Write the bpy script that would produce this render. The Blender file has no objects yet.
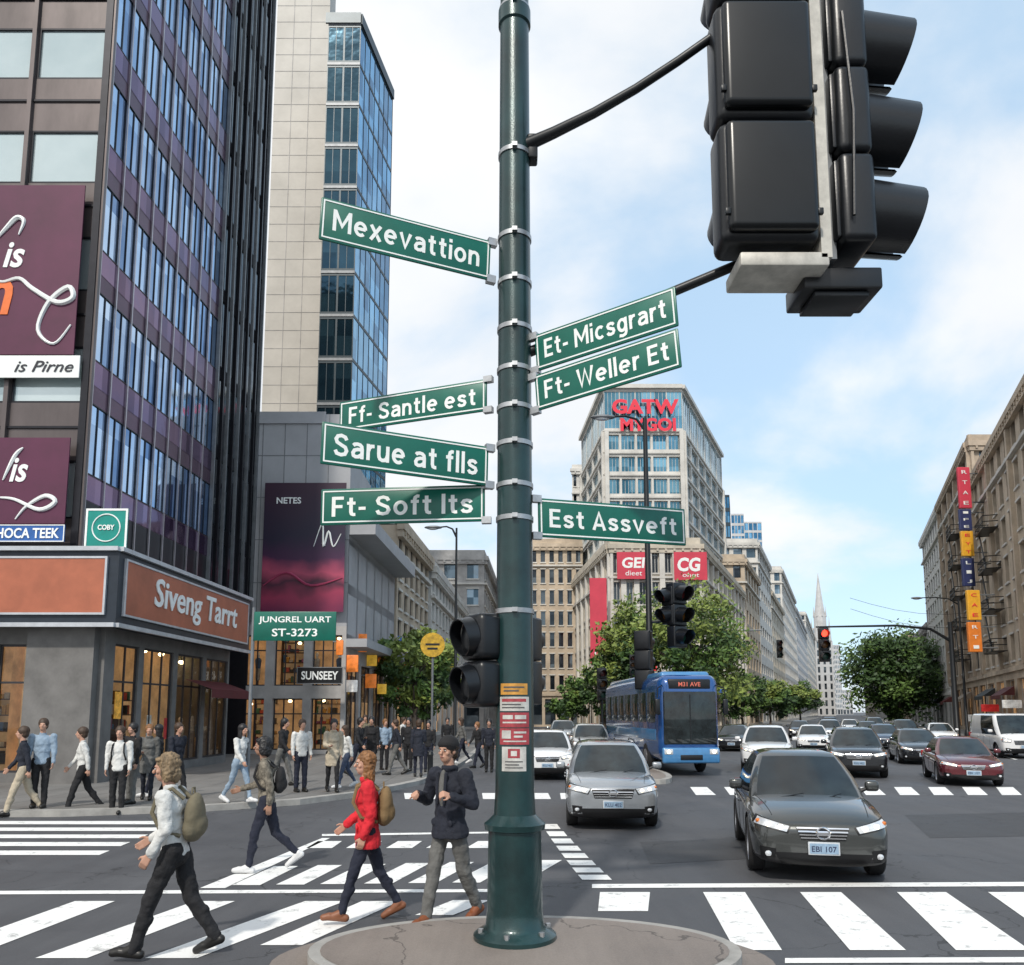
import bpy, bmesh, math, random
from mathutils import Vector, Matrix
from mathutils.bvhtree import BVHTree
random.seed(7)
scene=bpy.context.scene
COL=scene.collection
rad=math.radians
# ------------------------------------------------------------------ camera
F=800.0; PT=rad(7); EYE=2.1; HOR=712.0
PPY=HOR-F*math.tan(PT)
cd=bpy.data.cameras.new("camera"); cam=bpy.data.objects.new("camera",cd); COL.objects.link(cam)
cam.location=(0,0,EYE); cam.rotation_euler=(rad(90)+PT,0,0)
cd.sensor_fit='HORIZONTAL'; cd.sensor_width=36; cd.lens=F/1024*36
cd.shift_y=(PPY-482.5)/1024; cd.clip_start=.1; cd.clip_end=6000
scene.camera=cam
# site survey: bearings taken in the photo -> real positions at a known distance / on the ground
def bearing(px,py):
    a=px-512; b=PPY-py
    fw=F*math.cos(PT)-b*math.sin(PT); up=F*math.sin(PT)+b*math.cos(PT)
    return a/fw, up/fw
def S(px,py,D):
    u,v=bearing(px,py); return Vector((u*D,D,EYE+v*D))
def G(px,py,z=0.0):
    u,v=bearing(px,py); D=(z-EYE)/v; return Vector((u*D,D,z))
# ------------------------------------------------------------------ materials
MATS={}
def newmat(name):
    m=bpy.data.materials.new(name); m.use_nodes=True
    nt=m.node_tree; b=nt.nodes["Principled BSDF"]; return m,nt,b
def mat(name,col,rough=.6,metal=0,var=.15,scale=3,bump=0,bscale=40,spec=.5,emit=0,coat=0,stretch=None):
    if name in MATS: return MATS[name]
    m,nt,b=newmat(name); N=nt.nodes; L=nt.links
    tc=N.new('ShaderNodeTexCoord'); vec=tc.outputs['Object']
    if stretch:
        mp=N.new('ShaderNodeMapping'); mp.inputs['Scale'].default_value=stretch; L.new(vec,mp.inputs[0]); vec=mp.outputs[0]
    n=N.new('ShaderNodeTexNoise'); n.inputs['Scale'].default_value=scale; n.inputs['Detail'].default_value=6; n.inputs['Roughness'].default_value=.65
    L.new(vec,n.inputs['Vector'])
    r=N.new('ShaderNodeMapRange'); r.inputs[1].default_value=.3; r.inputs[2].default_value=.7
    r.inputs[3].default_value=1-var; r.inputs[4].default_value=1+var; L.new(n.outputs[0],r.inputs[0])
    mx=N.new('ShaderNodeVectorMath'); mx.operation='SCALE'; mx.inputs[0].default_value=col[:3]; L.new(r.outputs[0],mx.inputs['Scale'])
    L.new(mx.outputs[0],b.inputs['Base Color'])
    b.inputs['Roughness'].default_value=rough; b.inputs['Metallic'].default_value=metal
    b.inputs['Specular IOR Level'].default_value=spec
    if coat: b.inputs['Coat Weight'].default_value=coat; b.inputs['Coat Roughness'].default_value=.05
    if emit:
        L.new(mx.outputs[0],b.inputs['Emission Color']); b.inputs['Emission Strength'].default_value=emit
    if bump:
        n2=N.new('ShaderNodeTexNoise'); n2.inputs['Scale'].default_value=bscale; n2.inputs['Detail'].default_value=4; L.new(vec,n2.inputs['Vector'])
        bp=N.new('ShaderNodeBump'); bp.inputs['Strength'].default_value=bump; bp.inputs['Distance'].default_value=.02
        L.new(n2.outputs[0],bp.inputs['Height']); L.new(bp.outputs[0],b.inputs['Normal'])
    MATS[name]=m; return m
def glass(name,dark,light,cell=(2,2,2),metal=.5,rough=.04,pw=1.5,emit=0,wave=.12,nsc=.7,nam=.7):
    """window glass: each pane shows a different interior; reflects the sky"""
    if name in MATS: return MATS[name]
    m,nt,b=newmat(name); N=nt.nodes; L=nt.links
    g=N.new('ShaderNodeNewGeometry'); d=N.new('ShaderNodeVectorMath'); d.operation='DIVIDE'; d.inputs[1].default_value=cell
    L.new(g.outputs['Position'],d.inputs[0]); fl=N.new('ShaderNodeVectorMath'); fl.operation='FLOOR'; L.new(d.outputs[0],fl.inputs[0])
    w=N.new('ShaderNodeTexWhiteNoise'); L.new(fl.outputs[0],w.inputs['Vector'])
    p=N.new('ShaderNodeMath'); p.operation='POWER'; p.inputs[1].default_value=pw; L.new(w.outputs['Value'],p.inputs[0])
    n=N.new('ShaderNodeTexNoise'); n.inputs['Scale'].default_value=nsc; n.inputs['Detail'].default_value=4; L.new(g.outputs['Position'],n.inputs['Vector'])
    a=N.new('ShaderNodeMath'); a.operation='MULTIPLY_ADD'; a.inputs[1].default_value=nam; L.new(n.outputs[0],a.inputs[0]); 
    s=N.new('ShaderNodeMath'); s.operation='SUBTRACT'; s.inputs[1].default_value=nam/2; L.new(p.outputs[0],s.inputs[0]); L.new(s.outputs[0],a.inputs[2]); a.use_clamp=True
    mx=N.new('ShaderNodeMix'); mx.data_type='RGBA'; mx.inputs[6].default_value=(*dark,1); mx.inputs[7].default_value=(*light,1); L.new(a.outputs[0],mx.inputs[0])
    L.new(mx.outputs[2],b.inputs['Base Color']); b.inputs['Metallic'].default_value=metal; b.inputs['Roughness'].default_value=rough
    if emit: L.new(mx.outputs[2],b.inputs['Emission Color']); b.inputs['Emission Strength'].default_value=emit
    bn=N.new('ShaderNodeTexNoise'); bn.inputs['Scale'].default_value=.9; L.new(g.outputs['Position'],bn.inputs['Vector'])
    bp=N.new('ShaderNodeBump'); bp.inputs['Strength'].default_value=wave; bp.inputs['Distance'].default_value=.08
    L.new(bn.outputs[0],bp.inputs['Height']); L.new(bp.outputs[0],b.inputs['Normal'])
    MATS[name]=m; return m
def ground_mat(name,c0,c1,tile=None,crack=True,rough=.85):
    m,nt,b=newmat(name); N=nt.nodes; L=nt.links
    g=N.new('ShaderNodeNewGeometry'); P=g.outputs['Position']
    def noise(sc,det=6,st=None):
        n=N.new('ShaderNodeTexNoise'); n.inputs['Scale'].default_value=sc; n.inputs['Detail'].default_value=det; n.inputs['Roughness'].default_value=.7
        if st:
            mp=N.new('ShaderNodeMapping'); mp.inputs['Scale'].default_value=st; L.new(P,mp.inputs[0]); L.new(mp.outputs[0],n.inputs['Vector'])
        else: L.new(P,n.inputs['Vector'])
        return n.outputs[0]
    big=noise(.35,8); fine=noise(60,3); st=noise(1.0,5,(1.5,.12,1))
    def math2(op,a,bv):
        q=N.new('ShaderNodeMath'); q.operation=op
        for i,v in enumerate((a,bv)):
            if isinstance(v,(int,float)): q.inputs[i].default_value=v
            else: L.new(v,q.inputs[i])
        return q.outputs[0]
    f=math2('ADD',math2('MULTIPLY',big,.9),math2('MULTIPLY',fine,.5)); f=math2('ADD',f,math2('MULTIPLY',st,.6))
    r=N.new('ShaderNodeMapRange'); r.inputs[1].default_value=.72; r.inputs[2].default_value=1.3; L.new(f,r.inputs[0])
    mx=N.new('ShaderNodeMix'); mx.data_type='RGBA'; mx.inputs[6].default_value=(*c0,1); mx.inputs[7].default_value=(*c1,1); L.new(r.outputs[0],mx.inputs[0])
    col=mx.outputs[2]
    def darken(fac,amt):
        nonlocal col
        q=N.new('ShaderNodeMix'); q.data_type='RGBA'; q.blend_type='MULTIPLY'; L.new(fac,q.inputs[0]); L.new(col,q.inputs[6]); q.inputs[7].default_value=(amt,amt,amt,1); col=q.outputs[2]
    if crack:
        v=N.new('ShaderNodeTexVoronoi'); v.feature='DISTANCE_TO_EDGE'; v.inputs['Scale'].default_value=.33; v.inputs['Randomness'].default_value=1
        wn=N.new('ShaderNodeTexNoise'); wn.inputs['Scale'].default_value=1.3; wn.inputs['Detail'].default_value=5; L.new(P,wn.inputs['Vector'])
        ad=N.new('ShaderNodeVectorMath'); ad.operation='MULTIPLY_ADD'; ad.inputs[1].default_value=(1.6,1.6,0); L.new(wn.outputs['Color'],ad.inputs[0]); L.new(P,ad.inputs[2])
        L.new(ad.outputs[0],v.inputs['Vector'])
        darken(math2('LESS_THAN',v.outputs['Distance'],.0035),.5)
    if tile:
        br=N.new('ShaderNodeTexBrick'); br.inputs['Scale'].default_value=1; br.inputs['Mortar Size'].default_value=.012; br.offset=0
        br.inputs['Brick Width'].default_value=tile; br.inputs['Row Height'].default_value=tile
        br.inputs['Color1'].default_value=(1,1,1,1); br.inputs['Color2'].default_value=(.86,.86,.86,1); br.inputs['Mortar'].default_value=(.5,.5,.5,1)
        L.new(P,br.inputs['Vector'])
        q=N.new('ShaderNodeMix'); q.data_type='RGBA'; q.blend_type='MULTIPLY'; q.inputs[0].default_value=1; L.new(col,q.inputs[6]); L.new(br.outputs['Color'],q.inputs[7]); col=q.outputs[2]
    L.new(col,b.inputs['Base Color']); b.inputs['Roughness'].default_value=rough
    rr=N.new('ShaderNodeMapRange'); rr.inputs[1].default_value=.35; rr.inputs[2].default_value=.7; rr.inputs[3].default_value=rough-.3; rr.inputs[4].default_value=rough; L.new(big,rr.inputs[0]); L.new(rr.outputs[0],b.inputs['Roughness'])
    bp=N.new('ShaderNodeBump'); bp.inputs['Strength'].default_value=.35; bp.inputs['Distance'].default_value=.01; L.new(fine,bp.inputs['Height']); L.new(bp.outputs[0],b.inputs['Normal'])
    MATS[name]=m; return m
def paint_mat(name,col,wear=.45):
    m,nt,b=newmat(name); N=nt.nodes; L=nt.links
    g=N.new('ShaderNodeNewGeometry'); n=N.new('ShaderNodeTexNoise'); n.inputs['Scale'].default_value=4.5; n.inputs['Detail'].default_value=9; n.inputs['Roughness'].default_value=.75
    L.new(g.outputs['Position'],n.inputs['Vector'])
    r=N.new('ShaderNodeMapRange'); r.inputs[1].default_value=wear-.05; r.inputs[2].default_value=wear+.03; L.new(n.outputs[0],r.inputs[0])
    r.inputs[3].default_value=1; r.inputs[4].default_value=0
    n3=N.new('ShaderNodeTexNoise'); n3.inputs['Scale'].default_value=1.2; n3.inputs['Detail'].default_value=4; L.new(g.outputs['Position'],n3.inputs['Vector'])
    mm=N.new('ShaderNodeMath'); mm.operation='MULTIPLY'; L.new(r.outputs[0],mm.inputs[0]); L.new(n3.outputs[0],mm.inputs[1])
    mx=N.new('ShaderNodeMix'); mx.data_type='RGBA'; mx.inputs[6].default_value=(*col,1); mx.inputs[7].default_value=(.10,.10,.105,1); L.new(mm.outputs[0],mx.inputs[0])
    L.new(mx.outputs[2],b.inputs['Base Color']); b.inputs['Roughness'].default_value=.7
    MATS[name]=m; return m
def clear_glass(name):
    m,nt,b=newmat(name); N=nt.nodes; L=nt.links
    out=[n for n in N if n.type=='OUTPUT_MATERIAL'][0]
    tr=N.new('ShaderNodeBsdfTransparent'); tr.inputs[0].default_value=(.86,.89,.88,1); gl=N.new('ShaderNodeBsdfGlossy'); gl.inputs['Roughness'].default_value=.02
    fr=N.new('ShaderNodeFresnel'); fr.inputs[0].default_value=1.5; mx=N.new('ShaderNodeMixShader'); L.new(fr.outputs[0],mx.inputs[0]); L.new(tr.outputs[0],mx.inputs[1]); L.new(gl.outputs[0],mx.inputs[2]); L.new(mx.outputs[0],out.inputs[0])
    MATS[name]=m; return m
# ------------------------------------------------------------------ mesh builder
class MB:
    def __init__(s): s.v=[];s.f=[];s.m=[];s.mats=[];s.weld=False
    def mi(s,mt):
        if mt not in s.mats: s.mats.append(mt)
        return s.mats.index(mt)
    def add(s,vs,fs,mt):
        b=len(s.v); k=s.mi(mt); s.v.extend(Vector(v) for v in vs)
        for f in fs: s.f.append(tuple(i+b for i in f)); s.m.append(k)
    def merge(s,o):
        b=len(s.v); s.v.extend(o.v)
        for f,k in zip(o.f,o.m): s.f.append(tuple(i+b for i in f)); s.m.append(s.mi(o.mats[k]))
    def quad(s,a,b,c,d,mt): s.add([a,b,c,d],[(0,1,2,3)],mt)
    def poly(s,p,mt): s.add(p,[tuple(range(len(p)))],mt)
    def box(s,x0,x1,y0,y1,z0,z1,mt,M=None):
        vs=[Vector((x,y,z)) for z in(z0,z1) for x,y in((x0,y0),(x1,y0),(x1,y1),(x0,y1))]
        if M: vs=[M@v for v in vs]
        s.add(vs,[(3,2,1,0),(4,5,6,7),(0,1,5,4),(1,2,6,5),(2,3,7,6),(3,0,4,7)],mt)
    def rbox(s,c,sz,r,mt,M=None,seg=2):
        bm=bmesh.new(); bmesh.ops.create_cube(bm,size=1)
        for v in bm.verts: v.co=Vector((v.co.x*sz[0],v.co.y*sz[1],v.co.z*sz[2]))
        bmesh.ops.bevel(bm,geom=list(bm.edges),offset=r,segments=seg,profile=.5,affect='EDGES')
        bm.verts.index_update(); c=Vector(c)
        vs=[v.co+c for v in bm.verts]
        if M: vs=[M@v for v in vs]
        s.add(vs,[[v.index for v in f.verts] for f in bm.faces],mt); bm.free()
    def prism(s,pts,z0,z1,mt,top=None):
        n=len(pts); vs=[(p[0],p[1],z0) for p in pts]+[(p[0],p[1],z1) for p in pts]
        s.add(vs,[(i,(i+1)%n,n+(i+1)%n,n+i) for i in range(n)],mt)
        s.add([(p[0],p[1],z1) for p in pts],[tuple(range(n))],top or mt)
    def cyl(s,p0,p1,r0,r1=None,mt=None,n=12,cap=True):
        r1=r0 if r1 is None else r1
        p0=Vector(p0);p1=Vector(p1); d=p1-p0
        if d.length<1e-6: return
        q=d.to_track_quat('Z','Y').to_matrix(); vs=[]
        for p,r in((p0,r0),(p1,r1)):
            for i in range(n):
                a=2*math.pi*i/n; vs.append(p+q@Vector((r*math.cos(a),r*math.sin(a),0)))
        fs=[(i,(i+1)%n,n+(i+1)%n,n+i) for i in range(n)]
        if cap: fs+= [tuple(range(n-1,-1,-1)),tuple(range(n,2*n))]
        s.add(vs,fs,mt)
    def tube(s,pts,rs,mt,n=8):
        pts=[Vector(p) for p in pts]; vs=[]; fs=[]; k=len(pts)
        prev=None
        for j,p in enumerate(pts):
            d=(pts[min(j+1,k-1)]-pts[max(j-1,0)]).normalized()
            if prev is None: x=d.orthogonal().normalized()
            else: x=(prev-d*prev.dot(d)).normalized()
            prev=x; y=d.cross(x)
            for i in range(n):
                a=2*math.pi*i/n; vs.append(p+(x*math.cos(a)+y*math.sin(a))*rs[j])
        for j in range(k-1):
            for i in range(n): fs.append((j*n+i,j*n+(i+1)%n,(j+1)*n+(i+1)%n,(j+1)*n+i))
        fs+=[tuple(range(n-1,-1,-1)),tuple((k-1)*n+i for i in range(n))]
        s.add(vs,fs,mt)
    def ell(s,c,r,mt,n=12,k=8,M=None):
        if isinstance(r,(int,float)): r=(r,r,r)
        c=Vector(c); vs=[c+Vector((0,0,-r[2]))]
        for j in range(1,k):
            t=-math.pi/2+math.pi*j/k
            for i in range(n):
                a=2*math.pi*i/n; vs.append(c+Vector((r[0]*math.cos(t)*math.cos(a),r[1]*math.cos(t)*math.sin(a),r[2]*math.sin(t))))
        vs.append(c+Vector((0,0,r[2])))
        if M: vs=[M@v for v in vs]
        fs=[(0,1+(i+1)%n,1+i) for i in range(n)]
        for j in range(k-2):
            for i in range(n):
                a=1+j*n; fs.append((a+i,a+(i+1)%n,a+n+(i+1)%n,a+n+i))
        b=1+(k-2)*n; fs+= [(b+i,b+(i+1)%n,len(vs)-1) for i in range(n)]
        s.add(vs,fs,mt)
    def limb(s,p0,r0,p1,r1,mt,n=12):
        s.cyl(p0,p1,r0,r1,mt,n); s.ell(p0,r0,mt,n,8); s.ell(p1,r1,mt,n,8)
    def lathe(s,prof,mt,n=24,M=None,cap=True):
        vs=[]
        for r,z in prof:
            for i in range(n):
                a=2*math.pi*i/n; v=Vector((r*math.cos(a),r*math.sin(a),z)); vs.append(M@v if M else v)
        fs=[(j*n+i,j*n+(i+1)%n,(j+1)*n+(i+1)%n,(j+1)*n+i) for j in range(len(prof)-1) for i in range(n)]
        if cap: fs+=[tuple(range(n-1,-1,-1)),tuple((len(prof)-1)*n+i for i in range(n))]
        s.add(vs,fs,mt)
    def mesh(s,name="mesh",smooth=True,inv=None,ang=35):
        me=bpy.data.meshes.new(name)
        vs=[inv@v for v in s.v] if inv else s.v
        me.from_pydata([tuple(v) for v in vs],[],s.f)
        for m in s.mats: me.materials.append(m)
        me.polygons.foreach_set('material_index',s.m)
        if s.weld:
            bm=bmesh.new(); bm.from_mesh(me); bmesh.ops.remove_doubles(bm,verts=bm.verts,dist=.0004); bmesh.ops.recalc_face_normals(bm,faces=bm.faces); bm.to_mesh(me); bm.free()
        if smooth:
            me.polygons.foreach_set('use_smooth',[True]*len(me.polygons))
            try: me.set_sharp_from_angle(angle=rad(ang))
            except Exception: pass
        me.update(); return me
def thing(name,label,cat,loc=(0,0,0),rz=0,group=None):
    o=bpy.data.objects.new(name,None); COL.objects.link(o); o.location=loc; o.rotation_euler=(0,0,rz); o.empty_display_size=.3
    o["label"]=label; o["category"]=cat
    if group: o["group"]=group
    return o
def pmat(o): return Matrix.Translation(o.location)@o.rotation_euler.to_matrix().to_4x4()
def part(mb,name,parent,smooth=True,label=None,world=False,stuff=False,ang=35):
    if not mb.f: return None
    inv=pmat(parent).inverted() if world else None
    o=bpy.data.objects.new(name,mb.mesh(name,smooth,inv,ang)); COL.objects.link(o); o.parent=parent
    if label: o["label"]=label
    if stuff: o["kind"]="stuff"
    return o
def mpart(me,name,parent,loc=(0,0,0),rot=(0,0,0),label=None):
    o=bpy.data.objects.new(name,me); COL.objects.link(o); o.parent=parent; o.location=loc; o.rotation_euler=rot
    if label: o["label"]=label
    return o
def solo(mb,name,label,cat,group=None,smooth=True,loc=None):
    inv=Matrix.Translation(loc).inverted() if loc is not None else None
    o=bpy.data.objects.new(name,mb.mesh(name,smooth,inv)); COL.objects.link(o)
    if loc is not None: o.location=loc
    o["label"]=label; o["category"]=cat
    if group: o["group"]=group
    return o
def structure(mb,name,smooth=False):
    o=bpy.data.objects.new(name,mb.mesh(name,smooth)); COL.objects.link(o); o["kind"]="structure"; return o
def clone(root,loc,rz,label=None,group=None,swap=None,scale=1):
    def cp(o,par):
        c=o.copy(); COL.objects.link(c)
        if par: c.parent=par
        if swap and c.type=='MESH':
            for i,sl in enumerate(c.material_slots):
                if sl.material in swap:
                    nm=swap[sl.material]; sl.link='OBJECT'; sl.material=nm
        for ch in kids.get(o.name,[]): cp(ch,c)
        return c
    kids={}
    for o in list(bpy.data.objects):
        if o.parent: kids.setdefault(o.parent.name,[]).append(o)
    r=cp(root,None); r.location=loc; r.rotation_euler=(0,0,rz); r.scale=(scale,)*3
    if label: r["label"]=label
    if group: r["group"]=group
    return r
def evalmesh(me,mods):
    o=bpy.data.objects.new("t",me); COL.objects.link(o)
    for typ,kw in mods:
        m=o.modifiers.new(typ,typ)
        for k,v in kw.items(): setattr(m,k,v)
    dg=bpy.context.evaluated_depsgraph_get(); dg.update()
    r=bpy.data.meshes.new_from_object(o.evaluated_get(dg)); bpy.data.objects.remove(o); return r
def fit(me,w,h,depth):
    xs=[v.co.x for v in me.vertices]; ys=[v.co.y for v in me.vertices]; zs=[v.co.z for v in me.vertices]
    x0,x1,y0,y1,z0,z1=min(xs),max(xs),min(ys),max(ys),min(zs),max(zs)
    sx=w/(x1-x0); sy=h/(y1-y0); dz=max(z1-z0,1e-6)
    for v in me.vertices:
        x,y,z=v.co; v.co=((x-(x0+x1)/2)*sx,-(z-z0)/dz*depth,(y-(y0+y1)/2)*sy)
def text_mesh(txt,w,h,mt,depth=.004,bold=.0,shear=0,sp=1.0):
    cu=bpy.data.curves.new('t','FONT'); cu.body=txt; cu.align_x='CENTER'; cu.extrude=0.02; cu.offset=bold; cu.shear=shear; cu.space_character=sp; cu.resolution_u=3
    o=bpy.data.objects.new('t',cu); COL.objects.link(o); dg=bpy.context.evaluated_depsgraph_get(); dg.update()
    me=bpy.data.meshes.new_from_object(o.evaluated_get(dg)); bpy.data.objects.remove(o)
    fit(me,w,h,depth); me.materials.clear(); me.materials.append(mt); return me
# road-sign stroke lettering (centre lines, cap height 1, stroke .15)
def arc(cx,cy,rx,ry,a0,a1,n=18): return [(cx+rx*math.cos(rad(a0+(a1-a0)*i/n)),cy+ry*math.sin(rad(a0+(a1-a0)*i/n))) for i in range(n+1)]
T_=.078
GL={
'M':(.84,[[(T_,0),(T_,1)],[(T_,.97),(.42,.28),(.84-T_,.97)],[(.84-T_,0),(.84-T_,1)]]),
'e':(.6,[arc(.3,.36,.222,.285,0,312,20),[(.08,.37),(.53,.37)]]),
'x':(.56,[[(.06,0),(.50,.72)],[(.50,0),(.06,.72)]]),
'v':(.58,[[(.06,.72),(.29,.04),(.52,.72)]]),
'a':(.56,[[(.09,.56),(.15,.62),(.27,.645),(.39,.62),(.46,.55),(.482,.42),(.482,0)],[(.482,.41),(.3,.41),(.15,.36),(.085,.24),(.11,.12),(.2,.075),(.33,.09),(.482,.2)]]),
't':(.4,[[(.19,.93),(.19,.22),(.22,.11),(.29,.075),(.38,.08)],[(.02,.655),(.38,.655)]]),
'i':(.156,[[(T_,0),(T_,.72)],[(T_,.83),(T_,1)]]),'l':(.156,[[(T_,0),(T_,1.02)]]),'I':(.156,[[(T_,0),(T_,1)]]),
'o':(.6,[arc(.3,.36,.222,.285,0,360,24)]),
'n':(.55,[[(T_,0),(T_,.72)],[(T_,.40),(.12,.55),(.21,.63),(.31,.645),(.41,.6),(.46,.5),(.472,.38),(.472,0)]]),
'u':(.55,[[(.472,.72),(.472,0)],[(.472,.32),(.43,.17),(.34,.09),(.24,.075),(.14,.12),(.09,.22),(T_,.34),(T_,.72)]]),
'E':(.54,[[(T_,0),(T_,1)],[(T_,.925),(.53,.925)],[(T_,.51),(.48,.51)],[(T_,.075),(.53,.075)]]),
'F':(.52,[[(T_,0),(T_,1)],[(T_,.925),(.51,.925)],[(T_,.5),(.46,.5)]]),
'-':(.3,[[(.0,.38),(.3,.38)]]),
'c':(.54,[arc(.3,.36,.222,.285,48,312,18)]),
's':(.52,[[(.445,.53),(.38,.615),(.27,.645),(.15,.62),(.095,.53),(.14,.43),(.27,.37),(.40,.32),(.44,.21),(.385,.11),(.27,.075),(.14,.1),(.07,.2)]]),
'g':(.57,[arc(.28,.36,.202,.285,0,360,22),[(.49,.72),(.49,-.03),(.44,-.15),(.3,-.2),(.1,-.16)]]),
'r':(.36,[[(T_,0),(T_,.72)],[(T_,.38),(.13,.55),(.22,.63),(.35,.64)]]),
'S':(.64,[[(.55,.74),(.48,.87),(.32,.925),(.16,.88),(.09,.75),(.14,.61),(.32,.51),(.5,.42),(.56,.27),(.49,.12),(.32,.075),(.14,.12),(.07,.26)]]),
'W':(.92,[[(.06,1),(.25,.05),(.46,.9),(.67,.05),(.86,1)]]),
'f':(.38,[[(.38,.915),(.29,.925),(.21,.87),(.185,.76),(.185,0)],[(.02,.655),(.36,.655)]]),
'A':(.66,[[(.06,0),(.33,.96),(.60,0)],[(.16,.28),(.50,.28)]]),
}
def road_text(txt,w,h,mt):
    m=MB(); x=0; k=0; t=T_
    for ch in txt:
        if ch==' ': x+=.30; continue
        adv,strokes=GL[ch]
        for st in strokes:
            p=[Vector(q) for q in st]; closed=(p[0]-p[-1]).length<1e-4; L_=[];R_=[]
            n=len(p)
            for i in range(n):
                if closed: a=(p[i]-p[i-1 if i>0 else n-2]).normalized(); b=(p[(i+1) if i<n-1 else 1]-p[i]).normalized()
                else:
                    a=(p[i]-p[i-1]).normalized() if i>0 else None; b=(p[i+1]-p[i]).normalized() if i<n-1 else None
                    a=a or b; b=b or a
                na=Vector((-a.y,a.x)); nb=Vector((-b.y,b.x)); mm=(na+nb)
                mm=mm.normalized() if mm.length>1e-3 else na
                l=t/max(.62,mm.dot(na)); L_.append(p[i]+mm*l); R_.append(p[i]-mm*l)
            z=k*.004; k=(k+1)%6
            vs=[(q.x+x,q.y,z) for q in L_]+[(q.x+x,q.y,z) for q in R_]
            m.add(vs,[(i,n+i,n+i+1,i+1) for i in range(n-1)],mt)
        x+=adv+.115
    me=m.mesh("lettering",False); fit(me,w,h,.0035); return me
# ------------------------------------------------------------------ palette
asphalt=ground_mat("asphalt",(.045,.047,.053),(.10,.102,.11))
asphalt2=ground_mat("asphalt_patch",(.035,.036,.04),(.06,.062,.067))
paving=ground_mat("paving",(.13,.125,.12),(.24,.232,.22),tile=.9,crack=False)
concrete_g=ground_mat("island_concrete",(.14,.118,.105),(.29,.25,.22),crack=True)
kerbm=mat("kerb_stone",(.33,.32,.30),.85,var=.25,scale=2,bump=.3)
white_paint=paint_mat("road_paint",(.8,.8,.78),.42)
polegreen=mat("dark_green_enamel",(.010,.036,.037),.3,.2,var=.45,scale=2,bump=.12,bscale=90,coat=.3)
steel=mat("galvanised_steel",(.42,.43,.44),.42,.8,var=.25,scale=8)
signgreen=mat("sign_green",(.0,.115,.08),.35,0,var=.18,scale=2)
signwhite=mat("sign_white",(.82,.84,.82),.4,0,var=.06)
blackm=mat("black_plastic",(.005,.006,.008),.35,0,var=.3,scale=4,bump=.05)
blackmet=mat("black_paint_metal",(.012,.014,.016),.4,.3,var=.2)
cream=mat("cream_metal",(.5,.48,.43),.5,.1,var=.25,scale=6)
greym=mat("grey_metal",(.2,.21,.22),.5,.5,var=.2)
redlamp=mat("red_lamp_lit",(1,.04,.02),.4,emit=5,var=0)
amber=mat("amber_lamp",(.12,.05,.01),.3,var=.1); gland=mat("green_lamp_unlit",(.01,.05,.035),.3,var=.1); redoff=mat("red_lamp_unlit",(.07,.01,.01),.3,var=.1)
rubber=mat("tyre_rubber",(.014,.014,.015),.85,var=.2,bump=.2)
alloy=mat("alloy_rim",(.5,.5,.52),.3,.9,var=.1)
chrome=mat("chrome",(.75,.76,.78),.12,1,var=.03)
lens=mat("headlamp_lens",(.62,.64,.66),.08,.3,var=.2,scale=20,coat=1)
lamplit=mat("headlamp_lit",(1,.8,.5),.3,emit=4,var=0)
carglass=mat("car_glass",(.014,.02,.022),.04,0,var=.7,scale=2.5,spec=.6)
orangel=mat("indicator_orange",(.6,.16,.02),.3,var=.1)
# ------------------------------------------------------------------ world
w=bpy.data.worlds.new("World"); scene.world=w; w.use_nodes=True
nt=w.node_tree; N=nt.nodes; L=nt.links; bg=N["Background"]
SUN_EL=rad(46); src=Vector((-.22,-.75,0)).normalized()
sky=N.new('ShaderNodeTexSky'); sky.sky_type='NISHITA'; sky.sun_disc=False; sky.sun_elevation=SUN_EL
sky.sun_rotation=math.atan2(src.x,src.y); sky.air_density=1.0; sky.dust_density=1.2; sky.ozone_density=1.2
tc=N.new('ShaderNodeTexCoord'); sp=N.new('ShaderNodeSeparateXYZ'); L.new(tc.outputs['Generated'],sp.inputs[0])
zz=N.new('ShaderNodeMath'); zz.operation='ADD'; zz.inputs[1].default_value=.45; L.new(sp.outputs[2],zz.inputs[0])
zm=N.new('ShaderNodeMath'); zm.operation='MAXIMUM'; zm.inputs[1].default_value=.05; L.new(zz.outputs[0],zm.inputs[0])
dv=[]
for i in (0,1):
    q=N.new('ShaderNodeMath'); q.operation='DIVIDE'; L.new(sp.outputs[i],q.inputs[0]); L.new(zm.outputs[0],q.inputs[1]); dv.append(q)
cb=N.new('ShaderNodeCombineXYZ'); L.new(dv[0].outputs[0],cb.inputs[0]); L.new(dv[1].outputs[0],cb.inputs[1]); cb.inputs[2].default_value=3.7
no=N.new('ShaderNodeTexNoise'); no.inputs['Scale'].default_value=1.9; no.inputs['Detail'].default_value=8; no.inputs['Roughness'].default_value=.52; no.inputs['Distortion'].default_value=.2; L.new(cb.outputs[0],no.inputs['Vector'])
gx=N.new('ShaderNodeMath'); gx.operation='MULTIPLY_ADD'; gx.inputs[1].default_value=-.17; L.new(sp.outputs[0],gx.inputs[0]); L.new(no.outputs[0],gx.inputs[2])
cr=N.new('ShaderNodeMapRange'); cr.interpolation_type='SMOOTHSTEP'; cr.inputs[1].default_value=.35; cr.inputs[2].default_value=.54; cr.inputs[3].default_value=.22; cr.inputs[4].default_value=1.0; L.new(gx.outputs[0],cr.inputs[0])
n2=N.new('ShaderNodeTexNoise'); n2.inputs['Scale'].default_value=3.2; n2.inputs['Detail'].default_value=6; L.new(cb.outputs[0],n2.inputs['Vector'])
cc=N.new('ShaderNodeMix'); cc.data_type='RGBA'; cc.inputs[6].default_value=(9.6,10.2,10.9,1); cc.inputs[7].default_value=(13,13,13,1); L.new(n2.outputs[0],cc.inputs[0])
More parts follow.
